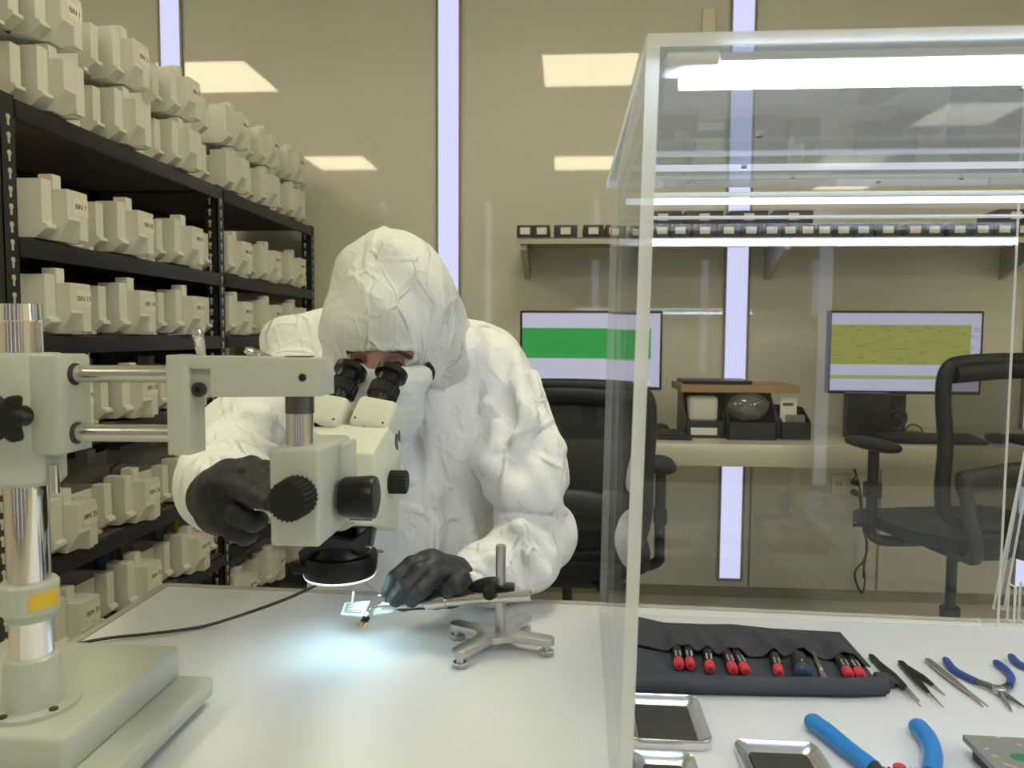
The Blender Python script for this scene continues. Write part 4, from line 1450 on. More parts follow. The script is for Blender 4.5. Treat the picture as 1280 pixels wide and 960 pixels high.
def driver(a, c, r, capm, lab, name='screwdriver', blue=False):
    zc = ZT + .0052 + r
    p = onz(a[0], a[1], zc); q = onz(c[0], c[1], zc)
    d = (q - p); d.z = 0; d.normalize()
    t = thing(name, (p.x, p.y, ZT + .005), lab, 'screwdriver', 'screwdrivers in the tool roll')
    caplen = .016
    b = MB(); b.lathe([(0, r * .55), (.001, r * .82), (.004, r * 1.0), (caplen - .003, r * 1.02), (caplen, r * .92)], p, d, 24)
    b.mi = 1
    b.lathe([(0, r * .45), (.0006, r * .42)], p - d * .0004, d, 6)
    b.build('cap', [M[capm], M['navy'] if blue else mat('dark_red_socket', (.35, .02, .04), .5)], t)
    b = MB(); b.lathe([(0, r * .88), (.004, r * .95), (.034, r * .95), (.040, r * .6)], p + d * caplen, d, 20)
    h = b.build('handle', M['handleblk'], t)
    # printed marks
    s = d.cross(V3((0, 0, 1)))
    b = MB()
    for k in range(4 if not blue else 2):
        for j in (-1, 1) if not blue else (0,):
            o = p + d * (caplen + .003 + .0042 * k) + s * (j * r * .42) + V3((0, 0, r * (.895 if j else .99)))
            w, l = (.0007, .0026) if (k + j) % 2 else (.0011, .0012)
            b.prism([o - s * w - d * l / 2, o + s * w - d * l / 2, o + s * w + d * l / 2, o - s * w + d * l / 2], None, (0, 0, .0003))
    b.build('print', M['whiteprint'], h, 0)
    b = MB(); b.cyl(p + d * (caplen + .039), p + d * (caplen + .052), r * .28, seg=10); b.build('shaft', M['steel'], t)
    return t


dl = ['red-capped screwdriver at the left end of the tool roll', 'red-capped screwdriver touching the leftmost one in the tool roll', 'red-capped screwdriver alone in the third pocket from the left',
      'red-capped screwdriver, left one of the crossed pair mid roll', 'red-capped screwdriver leaning against the crossed pair from the right', 'red-capped screwdriver just left of the thick blue one',
      'red-capped screwdriver, left one of the pair at the right end of the roll', 'red-capped screwdriver, last at the right end of the roll']
for (a, c), l in zip(drv, dl):
    driver(a, c, .0064, 'red', l)
driver(BLUE[0], BLUE[1], .0102, 'navy', 'thick black screwdriver with a dark blue end cap in the tool roll', blue=True)
p, q = onz(SCR[0][0], SCR[0][1], ZT + .0072), onz(SCR[1][0], SCR[1][1], ZT + .0072)
d = (q - p).normalized(); s = d.cross(V3((0, 0, 1)))
sc_ = thing('scraper', (p.x, p.y, ZT + .006), 'flat steel scraper blade sticking out of the tool roll right of the blue driver', 'scraper')
b = MB(); b.prism([p - s * .0036, p + s * .0036, p + d * .026 + s * .0026, p + d * .026 - s * .0026], None, (0, 0, .0009)); b.build('blade', M['steel'], sc_, 0)
b = MB(); b.knurl(p + d * .025 + V3((0, 0, .0008)), p + d * .075 + V3((0, 0, .0008)), .0024, 8, .0005, bev=.0005); b.build('handle', M['rod'], sc_)


def tweezers(h, t1, t2, w, m, mt, lab):
    z = ZT + .0035
    H = onz(h[0], h[1], z); T1 = onz(t1[0], t1[1], z); T2 = onz(t2[0], t2[1], z)
    t = thing('tweezers', (H.x, H.y, ZT), lab, 'tweezers', 'tweezers beside the tool roll')
    for T, sg, z0 in ((T1, 1, .0006), (T2, -1, .0036)):
        ax = (T - H); l = ax.length; ax.normalize()
        s = V3((-ax.y, ax.x, 0)) * sg
        prof = [(0, .45), (.02, .8), (.08, 1.0), (.45, 1.05), (.68, .62), (.74, .40), (1.0, .06)]
        up = [H + ax * (l * f) + s * (w * k * .5) for f, k in prof]
        dn = [H + ax * (l * f) - s * (w * k * .5) for f, k in prof]
        bow = lambda f: .0035 * math.sin(math.pi * min(1, f)) * (1 if sg > 0 else 0.4)
        vs, fs = [], []
        for i, (f, k) in enumerate(prof):
            zz = ZT + z0 + bow(f) * .4
            o = s * (math.sin(math.pi * f) * w * .25)
            for P_ in (dn[i] + o, up[i] + o):
                vs.append(V3((P_.x, P_.y, zz))); vs.append(V3((P_.x, P_.y, zz + .0016)))
        for i in range(len(prof) - 1):
            a = i * 4
            fs += [(a, a + 4, a + 6, a + 2), (a + 1, a + 3, a + 7, a + 5), (a, a + 1, a + 5, a + 4), (a + 2, a + 6, a + 7, a + 3)]
        fs += [(0, 2, 3, 1), (len(vs) - 4, len(vs) - 3, len(vs) - 1, len(vs) - 2)]
        b = MB(); v_, f_ = b.add(vs, fs)
        for k, fc in enumerate(f_):
            if k >= 4 * 5 and k < 4 * 6: fc.material_index = 1
        b.build('arm', [m, mt], t, 0)
    return t


tweezers((1088, 819), (1149, 874), (1151, 884), .0085, M['black'], M['steel'], 'black tweezers nearest the tool roll, tips almost closed')
tweezers((1125, 827), (1181, 867), (1179, 885), .0085, M['black'], M['steel'], 'black tweezers with widely open tips between two other tweezers')
tweezers((1158, 824), (1229, 881), (1235, 884), .0085, M['steel'], M['steel'], 'bare steel tweezers left of the dark blue pliers')


def pliers(name, lab, h1, h2, jt, j1, j2, rg, gm, cat, n1=None, jl=.010, group=None):
    zc = ZT + rg + .0004
    f = lambda pts: [onz(x, y, zc) for x, y in pts]
    H1, H2, J = f(h1), f(h2), onz(jt[0], jt[1], zc)
    t = thing(name, (J.x, J.y, ZT), lab, cat, group)
    for H in (H1, H2):
        b = MB(); b.tube(H, rg, seg=16, smooth=6, taper=lambda t_: (.55 if t_ == 0 else .85 if t_ < .06 else 1.05 - .15 * t_))
        for v in b.bm.verts:
            v.co.z = ZT + .0006 + (v.co.z - ZT) * .9
        b.build('grip', M[gm], t, 60)
        b = MB(); b.tube([H[-1], H[-1].lerp(J, .5) + V3((0, 0, .001)), J], rg * .72, seg=12, smooth=3); b.build('shank', M['darksteel'], t)
    b = MB(); b.cyl(J + V3((0, 0, -rg * .8)), J + V3((0, 0, rg * .9)), jl, seg=28, bev=.001)
    b.cyl(J + V3((0, 0, rg * .9)), J + V3((0, 0, rg * 1.15)), jl * .5, seg=20); b.build('pivot', M['steel'], t)
    for T in (j1, j2):
        E_ = onz(T[0], T[1], ZT + .003)
        b = MB(); b.tube([J, J.lerp(E_, .4), E_], rg * .85, seg=8, smooth=4, taper=lambda t_: 1.15 - t_ * .95); b.build('jaw', M['steel'] if T is j1 else M['darksteel'], t, 30)
    return t


pliers('needle_nose_pliers', 'slim pliers with dark blue curved grips, pointed jaws, right of the steel tweezers', ((1181, 823), (1191, 836), (1206, 845), (1221, 852)), ((1243, 827), (1256, 836), (1264, 847), (1261, 857)),
       (1249, 863), (1265, 889), (1281, 884), .0047, 'pblue', 'pliers', jl=.0075)
pliers('cutting_pliers', 'dark blue gripped pliers cut off by the right edge, behind the needle nose pliers', ((1263, 819), (1272, 829), (1288, 836), (1304, 842)), ((1330, 820), (1340, 832), (1342, 843), (1336, 850)),
       (1326, 856), (1340, 880), (1354, 876), .0047, 'pblue', 'pliers', jl=.0075)
tp = pliers('wire_cutters', 'large pliers with fat bright blue grips in front of the tool roll', ((1010, 898), (1032, 913), (1060, 936), (1092, 960)), ((1143, 904), (1158, 920), (1166, 942), (1163, 968)),
            (1130, 1000), (1140, 1050), (1160, 1048), .0094, 'lblue', 'pliers', jl=.012)
b = MB()
pts = []
pa, pb = onz(1104, 964, ZT + .008), onz(1152, 966, ZT + .008)
for k in range(61):
    t_ = k / 60
    pts.append(pa.lerp(pb, t_) + V3((0, .0035 * math.cos(t_ * 44), .0035 * math.sin(t_ * 44))))
b.tube(pts, .0007, seg=6, smooth=1); b.build('return_spring', M['darksteel'], tp)
b = MB(); p = onz(1124, 958, ZT + .011); b.ball(p, (.006, .004, .003), 14); b.build('catch', M['red'], tp)


def tray(lo, hi, lab):
    x0, y0 = lo; x1, y1 = hi
    cx_, cy_ = (x0 + x1) / 2, (y0 + y1) / 2
    t = thing('metal_tray', (cx_, cy_, ZT), lab, 'tray', 'steel trays with dark mats')

    def ring(ins, z, r):
        o = []
        for (sx, sy, a0) in ((1, 1, 0), (-1, 1, 90), (-1, -1, 180), (1, -1, 270)):
            ccx = cx_ + sx * ((x1 - x0) / 2 - ins - r); ccy = cy_ + sy * ((y1 - y0) / 2 - ins - r)
            for k in range(7):
                an = R(a0 + 15 * k)
                o.append(V3((ccx + r * math.cos(an), ccy + r * math.sin(an), z)))
        return o
    rs = [ring(.002, ZT + .0006, .012), ring(.0, ZT + .006, .013), ring(0, ZT + .0105, .013), ring(.0008, ZT + .0115, .012), ring(.0018, ZT + .0105, .011), ring(.0125, ZT + .0035, .006)]
    b = MB()
    vs = [p for r_ in rs for p in r_]
    n_ = len(rs[0])
    fs = []
    for a in range(len(rs) - 1):
        for i in range(n_):
            fs.append((a * n_ + i, a * n_ + (i + 1) % n_, (a + 1) * n_ + (i + 1) % n_, (a + 1) * n_ + i))
    fs.append(tuple(range(n_))[::-1]); fs.append(tuple(range((len(rs) - 1) * n_, len(rs) * n_)))
    b.add(vs, fs); b.build('dish', M['trayst'], t, 50)
    b = MB(); b.prism(ring(.0132, ZT + .0040, .004), None, (0, 0, .0008)); b.build('mat', M['trayfoam'], t, 0)


zt2 = ZT + .011
a_, c_ = onz(868, 869, zt2), onz(881, 928, zt2)
tray((.068, c_.y), (a_.x + .003, a_.y), 'steel tray with dark mat against the box side, in front of the tool roll')
a2, c2_ = onz(872, 940, zt2), onz(880, 1030, zt2)
tray((.066, a2.y - .095), (a2.x - .004, min(a2.y, c_.y - .004)), 'steel tray with dark mat at the bottom edge, against the box side')
a3, c3_ = onz(912, 922, zt2), onz(1012, 922, zt2)
tray((a3.x + .002, a3.y - .085), (c3_.x + .004, a3.y), 'steel tray with dark mat left of the bright blue grips')

# grey plate with a green sticker at the lower right corner
p0 = onz(1203, 918, ZT + .020)
ex = (onz(1280, 922, ZT + .020) - p0).normalized(); ey = (onz(1246, 962, ZT + .020) - p0).normalized()
gp = thing('metal_fixture', (p0.x + .05, p0.y - .04, ZT), 'grey metal plate with white marks and a green oval, lower right corner', 'metal plate')
b = MB(); b.prism([p0, p0 + ex * .12, p0 + ex * .12 + ey * .12, p0 + ey * .12], None, (0, 0, -.006), .0006); b.build('plate', M['plate'], gp, 20)
q0 = p0 + ex * .006 + ey * .008 + V3((0, 0, -.0062))
b = MB(); b.prism([q0, q0 + ex * .105, q0 + ex * .105 + ey * .10, q0 + ey * .10], None, (0, 0, -.0134)); b.build('base', M['chairgrey'], gp, 0)
b = MB()
gc = onz(1277, 947, ZT + .0202)
b.prism([gc + ex * (.0095 * math.cos(2 * math.pi * k / 32)) + ey * (.0062 * math.sin(2 * math.pi * k / 32)) for k in range(32)], None, (0, 0, .0004)); b.build('green_oval', M['green'], gp, 0)
b = MB()
for (x, y), l, an in (((1233, 936), .004, 0), ((1248, 922), .0045, 0), ((1274, 931), .005, .4), ((1243, 945), .006, .6), ((1262, 957), .012, .7), ((1222, 928), .001, 0)):
    o = onz(x, y, ZT + .0202)
    dd = ex * math.cos(an) + ey * math.sin(an); nn_ = ey * math.cos(an) - ex * math.sin(an)
    b.prism([o - dd * l / 2, o + nn_ * .001 - dd * l / 3, o + dd * l / 2, o - nn_ * .001 + dd * l / 3], None, (0, 0, .0003))
b.build('white_marks', M['whiteprint'], gp, 0)

# ================================================================== BACK OF THE ROOM
DZ = .785
dk = thing('steel_desk', (.6, 3.0, 0), 'long stainless steel desk along the back wall', 'desk')
b = MB(); b.box((-1.0, 2.70, DZ - .082), (2.6, 2.722, DZ), .003); b.box((-1.0, 2.7225, DZ - .03), (2.6, YB - .016, DZ), .002); b.build('top', M['desk'], dk)
for x in (-.95, 2.5):
    for y in (2.75, 3.27):
        MB().cyl((x, y, 0), (x, y, DZ - .031), .02, seg=20).build('leg', M['steel'], dk)


def monitor(x0, x1, z0, z1, y, scr, lab, stand=True):
    t = thing('monitor', ((x0 + x1) / 2, y, DZ), lab, 'monitor')
    b = MB(); b.box((x0, y, z0), (x1, y + .035, z1), .004); b.build('housing', M['bezel'], t)
    bz = .010
    me = bpy.data.meshes.new('screen')
    xa, xb, za, zb = x0 + bz, x1 - bz, z0 + bz * 1.3, z1 - bz
    me.from_pydata([(xa, y - .0008, za), (xb, y - .0008, za), (xb, y - .0008, zb), (xa, y - .0008, zb), (xa, y + .002, za), (xb, y + .002, za), (xb, y + .002, zb), (xa, y + .002, zb)], [],
                   [(0, 1, 2, 3), (4, 7, 6, 5), (0, 4, 5, 1), (1, 5, 6, 2), (2, 6, 7, 3), (3, 7, 4, 0)])
    uv = me.uv_layers.new(name='UVMap')
    co = {0: (0, 0), 1: (1, 0), 2: (1, 1), 3: (0, 1), 4: (0, 0), 5: (1, 0), 6: (1, 1), 7: (0, 1)}
    for lp in me.loops:
        uv.data[lp.index].uv = co[lp.vertex_index]
    link_mesh('screen', me, scr, t, 0)
    xc = (x0 + x1) / 2
    b = MB(); b.box((xc - .03, y + .036, DZ + .012), (xc + .03, y + .052, z0 + .12), .004); b.build('neck', M['bezel'], t)
    b = MB(); b.box((xc - .11, y - .015, DZ + .001), (xc + .11, y + .11, DZ + .012), .004); b.build('foot', M['bezel'], t)
    return t


LAV = (.50, .49, .60)
m1 = screen_mat('green_bar_screen', [(0.0, LAV), (0.20, (.045, .30, .07)), (0.615, LAV), (0.915, (.62, .61, .68)), (.975, (.4, .4, .46))])
m2 = screen_mat('olive_sheet_screen', [(0.0, (.42, .42, .52)), (0.145, (.27, .28, .075)), (0.66, (.42, .43, .53)), (0.80, (.25, .33, .10)), (0.845, (.42, .43, .53))], (.05, .05, .02))
a, c = at(650, 388, 2.98), at(827, 488, 2.98)
monitor(a.x, c.x, c.z, a.z, 2.98, m1, 'monitor showing a broad green bar, behind the person')
a, c = at(1037, 388, 2.98), at(1226, 494, 2.98)
monitor(a.x, c.x, c.z, a.z, 2.98, m2, 'monitor showing an olive yellow sheet, on the right of the desk')
# small computer in front of the right monitor's stand, cable loops
a, c = at(1061, 491, 2.90), at(1112, 545, 2.90)
pc = thing('mini_computer', ((a.x + c.x) / 2, 2.93, DZ), 'black box-shaped computer standing under the olive screen', 'computer')
b = MB(); b.box((a.x, 2.90, DZ + .001), (c.x, 2.955, a.z), .004); b.build('case', M['black'], pc)
b = MB(); b.prism([at(1112, 494, 2.91), at(1132, 494, 2.91), at(1112, 514, 2.91)], None, (0, .02, 0)); b.build('bracket', M['black'], pc)
b = MB(); b.tube([at(1113, 515, 2.93), at(1128, 512, 2.93), at(1133, 524, 2.93), at(1124, 536, 2.93), at(1114, 532, 2.93), at(1120, 520, 2.93), at(1129, 530, 2.93), V3((at(1116, 545, 2.93).x, 2.93, DZ + .005))], .0042, smooth=6)
tag(b.build('looped_cable', M['cable']), 'black cable looped beside the small black computer', 'cable')
b = MB(); b.tube([at(1128, 542, 2.93), at(1138, 531, 2.93), at(1150, 534, 2.93), V3((at(1158, 547, 2.93).x, 2.93, DZ + .005)), V3((at(1175, 548, 2.93).x, 2.93, DZ + .005))], .003, smooth=6)
tag(b.build('thin_cable', M['cable']), 'thin grey cable arching over the desk behind the right chair', 'cable')


def keyboard(x0, x1, y, lab):
    t = thing('keyboard', ((x0 + x1) / 2, y, DZ), lab, 'keyboard')
    b = MB(); b.prism([(x0, y - .06, DZ + .001), (x0, y + .07, DZ + .001), (x0, y + .07, DZ + .026), (x0, y - .06, DZ + .015)], None, (x1 - x0, 0, 0), .003); b.build('case', M['black'], t)
    b = MB()
    nx = int((x1 - x0) / .02)
    for r_ in range(5):
        for k in range(nx - 1):
            xx, yy = x0 + .012 + k * .02, y - .047 + r_ * .022
            zz = DZ + .0155 + (r_ * .022 + .013) / .13 * .011
            b.box((xx, yy, zz), (xx + .017, yy + .018, zz + .005))
    b.build('keys', M['chairgrey'], t, 0)


keyboard(at(700, 548, 2.84).x, at(862, 548, 2.84).x, 2.84, 'black keyboard on the desk before the green screen')
keyboard(at(1098, 550, 2.83).x, at(1225, 550, 2.83).x, 2.83, 'black keyboard on the desk before the olive screen')


def mouse(p, lab):
    b = MB(); b.ball((p.x, p.y, DZ + .017), (.033, .055, .019), 24)
    for v in b.bm.verts: v.co.z = max(v.co.z, DZ + .001)
    tag(b.build('computer_mouse', M['black'], None, 60), lab, 'mouse')


mouse(at(826, 542, 3.02), 'black computer mouse behind the keyboard of the green screen')
mouse(at(1245, 545, 2.86), 'black computer mouse on the desk behind the right chair mesh')
# organiser: three black bins, a brown board across them, a thin laptop on top
BYN = 2.84


def obin(px0, px1, py0, py1, y, lab, kind):
    a, c = at(px0, py0, y), at(px1, py1, y)
    zt = a.z
    x0, x1 = a.x, c.x
    t = thing('parts_bin', ((x0 + x1) / 2, y + .1, DZ), lab, 'bin', 'black parts bins on the desk')
    d = .22
    b = MB()
    w = .005
    b.box((x0, y, DZ + .001), (x1, y + d, DZ + .006))
    b.box((x0, y + d - w, DZ + .006), (x1, y + d, zt))
    for xx in (x0, x1 - w):
        b.prism([(xx, y, DZ + .004), (xx, y + d, DZ + .004), (xx, y + d, zt), (xx, y + .10, zt), (xx, y, DZ + .07)], None, (w, 0, 0))
    b.box((x0, y, DZ + .006), (x1, y + w, DZ + .066))
    b.build('shell', M['blackbin'], t, 0)
    return x0, x1, zt, t


x0, x1, zt, t1 = obin(858, 906, 490, 547, BYN + .01, 'black parts bin with a white bag in it, under the brown board', 0)
b = MB(); b.box((x0 + .02, BYN + .0088, DZ + .012), (x1 - .03, BYN + .0098, DZ + .04)); b.build('label_card', M['whiteprint'], t1, 0)
a, c = at(862, 494, BYN + .02), at(898, 518, BYN + .02)
b = MB(); b.box((a.x, BYN + .02, DZ + .06), (c.x, BYN + .10, a.z - .004), .016, seg=4)
tag(b.build('white_bag', M['whitebag'], None, 60), 'crumpled white bag in the left black bin on the desk', 'bag')
x0, x1, zt, t2 = obin(911, 971, 493, 552, BYN - .03, 'larger black parts bin with a clear plastic bag, middle of three', 0)
a, c = at(914, 491, BYN - .04), at(966, 528, BYN - .04)
pts = []
b = MB(); b.ball(((a.x + c.x) / 2, BYN + .02, (DZ + .075 + a.z) / 2 - .003), ((c.x - a.x) / 2, .055, (a.z - DZ - .075) / 2), 28)
for v in b.bm.verts:
    v.co += V3((1, 1, 1)) * (.004 * math.sin(v.co.x * 140) * math.sin(v.co.z * 160 + v.co.y * 90))
tag(b.build('clear_plastic_bag', M['plasticbag'], None, 60), 'shiny clear plastic bag in the middle black bin', 'bag')
x0, x1, zt, t3 = obin(977, 1013, 512, 551, BYN + .0, 'low black parts bin with white cards, right of three', 0)
for (px, py, qx, qy, mk, lab) in ((979, 497, 999, 516, 'whiteprint', 'white card with dark print standing in the right black bin'), (984, 519, 1008, 534, 'greybag', 'grey card leaning on the front of the right black bin')):
    a, c = at(px, py, BYN - .012), at(qx, qy, BYN - .012)
    yy = BYN + .02 if py < 510 else BYN + .0075
    b = MB(); b.box((a.x, yy, DZ + .0075), (c.x, yy + .003, a.z)); 
    b.mi = 1
    if py < 510: b.box((a.x + .008, yy - .0005, (a.z + c.z) / 2 - .006), (c.x - .012, yy, (a.z + c.z) / 2 + .006))
    tag(b.build('card', [M[mk], M['ink']], None, 0), lab, 'card')
a, c = at(852, 477, BYN), at(1000, 493, BYN)
zbd = at(925, 491, BYN).z
b = MB(); b.box((a.x, BYN - .0, zbd), (c.x, BYN + .26, zbd + .028), .002)
tag(b.build('brown_board', M['wood'], None, 20), 'brown board lying across the black bins on the desk', 'board')
a, c = at(854, 471, BYN + .06), at(939, 476, BYN + .06)
b = MB(); b.box((a.x, BYN + .04, zbd + .0285), (c.x, BYN + .22, zbd + .043), .003)
tag(b.build('thin_laptop', M['black'], None, 20), 'thin black closed laptop lying on the brown board', 'laptop')
# outlet, cords, small wall box
p = at(1053, 604, YB)
ot = thing('wall_outlet', (p.x, YB, p.z), 'pale double wall outlet under the desk with two black plugs', 'outlet')
b = MB(); b.box((p.x - .05, YB - .008, p.z - .05), (p.x + .10, YB - .0005, p.z + .04), .002); b.build('plate', M['plug'], ot)
b = MB()
for k in (0.0, .014):
    b.box((p.x - .026 + k, YB - .0086, p.z - .012), (p.x - .022 + k, YB - .0079, p.z + .004))
b.build('socket_slots', M['ink'], ot, 0)
for i, (px, py) in enumerate(((1069, 603), (1068, 616))):
    q = at(px, py, YB - .02)
    t = thing('power_cord', (q.x, YB - .02, q.z), 'black power cord hanging from the upper plug in a long loop' if i == 0 else 'black power cord from the lower plug, twisted with its neighbour', 'cord')
    b = MB(); b.cyl((q.x, YB - .0087, q.z), (q.x, YB - .045, q.z), .016, .012, seg=16, bev=.003); b.build('plug', M['black'], t)
    yy = YB - .05
    if i == 0:
        pts = [at(1068, 603, YB - .045), at(1070, 594, yy), at(1067, 586, yy), at(1070, 592, yy), at(1076, 620, yy), at(1079, 660, yy), at(1084, 680, yy), at(1080, 700, yy), at(1070, 712, yy), at(1069, 724, yy), at(1077, 741, yy), at(1081, 728, yy), at(1079, 700, yy)]
    else:
        pts = [at(1068, 616, YB - .045), at(1075, 624, yy - .012), at(1077, 645, yy - .012), at(1082, 664, yy - .012), at(1083, 690, yy - .012), at(1080, 706, yy - .012), at(1079, 722, yy - .012)]
    b = MB(); b.tube(pts, .0045, smooth=6); b.build('cable', M['cable'], t)
p = at(885, 24, YB)
b = MB(); b.box((p.x - .026, YB - .03, p.z - .07), (p.x + .026, YB - .0005, p.z + .035), .003)
tag(b.build('wall_box', M['plug'], None), 'small beige box high on the back wall above the acrylic box', 'wall box')

# wall shelf with two layers of little parts boxes
SHY = 3.02
sz1, sz0 = at(660, 297, SHY).z, at(660, 305, SHY).z
ws = thing('wall_shelf', (1.0, 3.2, sz0), 'long stainless wall shelf carrying dark parts boxes', 'shelf')
x0 = at(646, 300, SHY).x
b = MB(); b.box((x0, SHY, sz0), (2.6, SHY + .004, sz1), .001); b.box((x0, SHY, sz1 - .004), (2.6, YB - .0005, sz1)); b.build('shelf_plate', M['shelfst'], ws, 20)
for px in (655, 985, 1310):
    xx = at(px, 310, SHY + .02).x
    b = MB(); b.prism([(xx - .012, SHY + .02, sz1 - .0045), (xx - .012, YB - .0006, sz1 - .0045), (xx - .012, YB - .0006, sz0 - .12), (xx - .012, SHY + .02, sz0 - .022)], None, (.024, 0, 0)); b.build('bracket', M['shelfst'], ws, 0)
lows = [656, 677, 707, 742, 768, 790, 810, 828, 851, 882, 912, 940, 966, 989, 1011, 1032, 1056, 1081, 1112, 1146, 1170, 1202, 1231, 1258, 1284]
ups = [829, 881, 937, 993, 1272]


def pbox(px, wpx, layer, idx, lab):
    xx = at(px, 290, SHY).x
    w = .070 if wpx is None else wpx
    h = .052
    z = sz1 + .0005 + layer * (h + .001)
    t = thing('small_parts_box', (xx, SHY + .06, z), lab, 'parts box', 'parts boxes on the wall shelf')
    mk = ('shelfbin', 'shelfbin', 'shelfbin3', 'shelfbin', 'shelfbin2')[idx % 5]
    b = MB(); b.box((xx - w / 2, SHY + .012, z), (xx + w / 2, SHY + .17, z + h), .003)
    b.build('body', M[mk], t)
    b = MB(); b.box((xx - .020, SHY + .0105, z + .014), (xx + .020, SHY + .0119, z + .041)); b.build('label_card', M['whiteprint'], t, 0)


NUM = ['first', 'second', 'third', 'fourth', 'fifth', 'sixth', 'seventh', 'eighth', 'ninth', 'tenth', 'eleventh', 'twelfth', 'thirteenth', 'fourteenth', 'fifteenth', 'sixteenth', 'seventeenth', 'eighteenth', 'nineteenth', 'twentieth',
       'twenty-first', 'twenty-second', 'twenty-third', 'twenty-fourth', 'twenty-fifth']
for i, px in enumerate(lows):
    lx = [at(q, 290, SHY).x for q in lows]
    gap = min([abs(lx[i] - lx[j]) for j in range(len(lows)) if j != i])
    pbox(px, min(gap * .98, .098) if gap < .098 else .096, 0, i, 'dark parts box with a white label, %s from the left end of the wall shelf' % NUM[i])
for i, px in enumerate(ups):
    pbox(px, .150 if i < 4 else .13, 1, i + 4, ['upper parts box at the left end of the raised row on the shelf', 'second upper parts box of the raised row on the shelf', 'third upper parts box of the raised row on the shelf', 'fourth upper parts box, right end of the raised row on the shelf', 'lone upper parts box at the far right end of the shelf'][i])


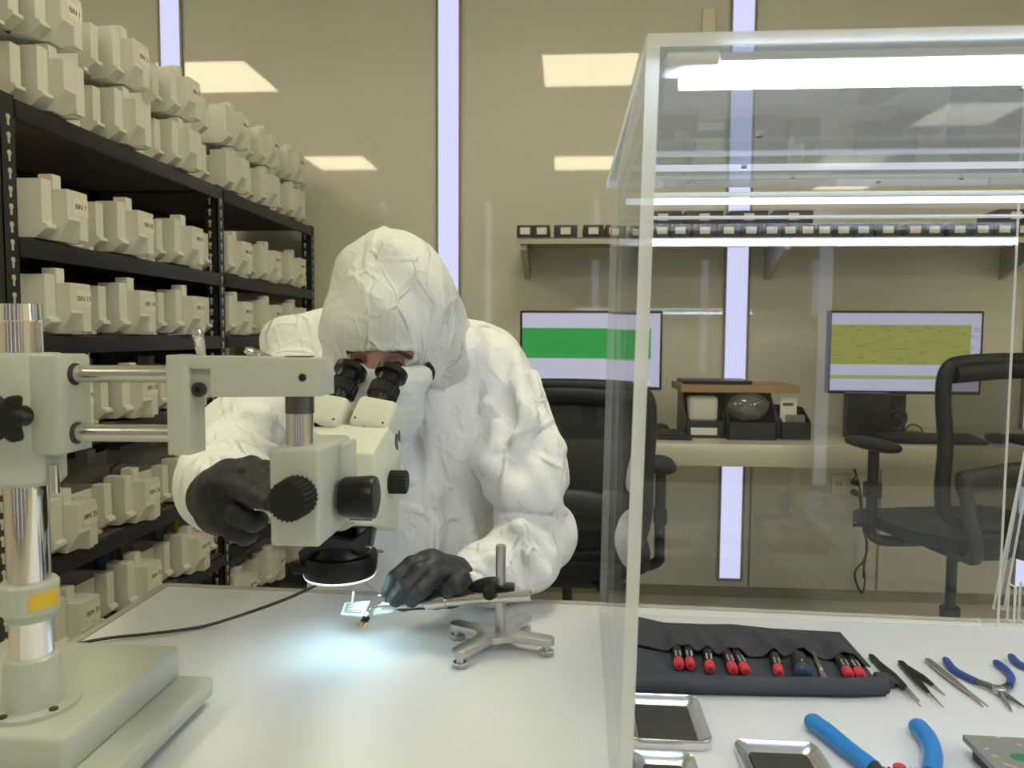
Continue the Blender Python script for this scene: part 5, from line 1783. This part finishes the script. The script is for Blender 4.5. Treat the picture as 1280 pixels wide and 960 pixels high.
# office chairs
def chair(x, y, rz, lab, meshm, arm_z=.73, zo=0.0):
    t = thing('office_chair', (x, y, 0), lab, 'chair', None, R(rz))
    W = wmat(t)
    T = lambda *p: W @ (V3(p) + V3((0, 0, zo if p[2] > .32 else 0)))

    def rbox(mb, lo, hi, bev=.004, seg=3):
        lo, hi = V3(lo), V3(hi)
        c = T(*((lo + hi) / 2)); h = (hi - lo) / 2
        mb.box(c - h, c + h, bev, rot=Matrix.Rotation(R(rz), 3, 'Z'), seg=seg)
        return mb
    b = MB()
    for k in range(5):
        an = R(90 + 72 * k)
        d = V3((math.cos(an), math.sin(an), 0))
        b.prism([T(*(V3((0, 0, .10)) + V3((-d.y, d.x, 0)) * .028)), T(*(V3((0, 0, .10)) - V3((-d.y, d.x, 0)) * .028)), T(*(d * .30 + V3((0, 0, .075)) - V3((-d.y, d.x, 0)) * .016)), T(*(d * .30 + V3((0, 0, .075)) + V3((-d.y, d.x, 0)) * .016))], None, (0, 0, .03), .004)
    b.build('star_base', M['chair'], t)
    for k in range(5):
        an = R(90 + 72 * k); d = V3((math.cos(an), math.sin(an), 0)) * .29
        b = MB()
        for s in (-.016, .006):
            sd = V3((-d.y, d.x, 0)).normalized() * s
            b.cyl(T(d.x + sd.x, d.y + sd.y, .029), T(d.x + sd.x * 1 + (-d.y / .29) * .010, d.y + sd.y + (d.x / .29) * .010, .029), .028, seg=18)
        b.cyl(T(d.x, d.y, .03), T(d.x, d.y, .08), .006, seg=10)
        b.build('caster', M['chair'], t)
    b = MB(); b.cyl(T(0, 0, .10), T(0, 0, .30), .030, seg=24, bev=.003); b.cyl(T(0, 0, .29), T(0, 0, .43), .016, seg=20); b.build('gas_column', M['chairgrey'], t)
    b = MB(); rbox(b, (-.09, -.14, .425), (.09, .11, .465), .012); b.build('tilt_mechanism', M['chairgrey'], t)
    # seat cushion, waterfall front
    b = MB()
    bm2 = bmesh.new(); bmesh.ops.create_cube(bm2, size=1)
    bmesh.ops.subdivide_edges(bm2, edges=bm2.edges[:], cuts=9, use_grid_fill=True)
    for v in bm2.verts:
        xx, yy, zz = v.co.x * 2, v.co.y * 2, v.co.z * 2
        rr = max(abs(xx), abs(yy)) ** 6
        k = (abs(xx) ** 4 + abs(yy) ** 4) ** .25
        s = max(abs(xx), abs(yy)) / k if k > 1e-6 else 1
        px_, py_ = xx * s * .255, yy * s * .24 + .01
        z_ = .50 + zz * .034 * (1 - .45 * min(1, k * s) ** 6)
        if yy > .4: z_ -= .045 * ((yy - .4) / .6) ** 2
        v.co = V3((px_, py_, z_ + .012 * xx * xx + zo))
    b._merge(bm2, W)
    b.build('seat', M['chair'], t, 60)
    # back frame: a rounded hoop, mesh stretched inside, headrail
    hoop = []
    for (xx, zz, yy) in ((-.10, .56, -.215), (-.19, .585, -.215), (-.222, .66, -.225), (-.226, .80, -.235), (-.232, .94, -.225), (-.222, 1.015, -.225), (-.17, 1.038, -.225), (0, 1.045, -.235),
                         (.17, 1.038, -.225), (.222, 1.015, -.225), (.232, .94, -.225), (.226, .80, -.235), (.222, .66, -.225), (.19, .585, -.215), (.10, .56, -.215), (0, .555, -.215), (-.10, .56, -.215)):
        hoop.append(T(xx, yy, zz))
    b = MB(); b.tube(hoop, .021, seg=12, smooth=5); b.build('back_frame', M['chair'], t, 60)
    b = MB(); b.tube([T(-.205, -.228, 1.005), T(0, -.24, 1.02), T(.205, -.228, 1.005)], .028, seg=12, smooth=5)
    b.build('head_rail', M['chair'], t, 60)
    vs, fs = [], []
    nu, nv = 14, 14
    for j in range(nv + 1):
        for i in range(nu + 1):
            u_ = i / nu * 2 - 1; v_ = j / nv
            zz = .56 + v_ * .47
            wx = .222 * (1 - .35 * (1 - min(1, v_ / .12)) ** 2) * (1 - .2 * max(0, (v_ - .9) / .1) ** 2)
            vs.append(T(u_ * wx, -.222 - .03 * (1 - u_ * u_) * math.sin(math.pi * v_) - .012 * math.sin(math.pi * v_), zz))
    for j in range(nv):
        for i in range(nu):
            a = j * (nu + 1) + i; fs.append((a, a + 1, a + nu + 2, a + nu + 1))
    n0 = len(vs)
    nb = T(0, 0, 0) - T(0, .0015, 0)
    vs += [v + nb for v in vs]
    fs += [tuple(n0 + i for i in f[::-1]) for f in fs]
    b = MB(); b.add(vs, fs); b.build('mesh_back', meshm, t, 60)
    b = MB(); b.tube([T(-.20, -.262, .70), T(0, -.285, .715), T(.20, -.262, .70)], .018, seg=10, smooth=5)
    for v in b.bm.verts: v.co.z = .705 + zo + (v.co.z - .705 - zo) * 2.0
    b.build('lumbar_bar', M['chairgrey'], t, 60)
    b = MB(); b.tube([T(-.07, -.06, .455), T(-.12, -.24, .47), T(-.17, -.275, .60), T(-.19, -.262, .72)], .019, smooth=5); b.tube([T(.07, -.06, .455), T(.12, -.24, .47), T(.17, -.275, .60), T(.19, -.262, .72)], .019, smooth=5)
    b.build('back_support', M['chairgrey'], t, 60)
    for s in (-1, 1):
        b = MB(); b.tube([T(.12 * s, 0, .455), T(.24 * s, 0, .46), T(.285 * s, 0, .48), T(.288 * s, 0, .52), T(.288 * s, .0, arm_z - .02)], .017, smooth=5)
        rbox(b, (.288 * s - .02, -.022, .60), (.288 * s + .02, .022, .65), .004)
        ap = b.build('arm_post', M['chair'], t, 60)
        b = MB()
        bm2 = bmesh.new(); bmesh.ops.create_uvsphere(bm2, u_segments=24, v_segments=14, radius=1)
        for v in bm2.verts:
            v.co = V3((v.co.x * .046 + .288 * s, (abs(v.co.y) ** .6) * math.copysign(1, v.co.y) * .125 + .01, arm_z + zo + (abs(v.co.z) ** .8) * math.copysign(1, v.co.z) * .019))
        b._merge(bm2, W); b.build('arm_pad', M['chair'], t, 60)
    return t


chair(.018, 2.33, -2, 'black office chair with dense mesh back, empty behind the person', M['mesh'], .785, -.015)
chair(1.262, 2.45, 11.5, 'dark office chair with open mesh back, turned towards the olive screen', M['mesh2'], .77, .065)
bpy.context.view_layer.update()
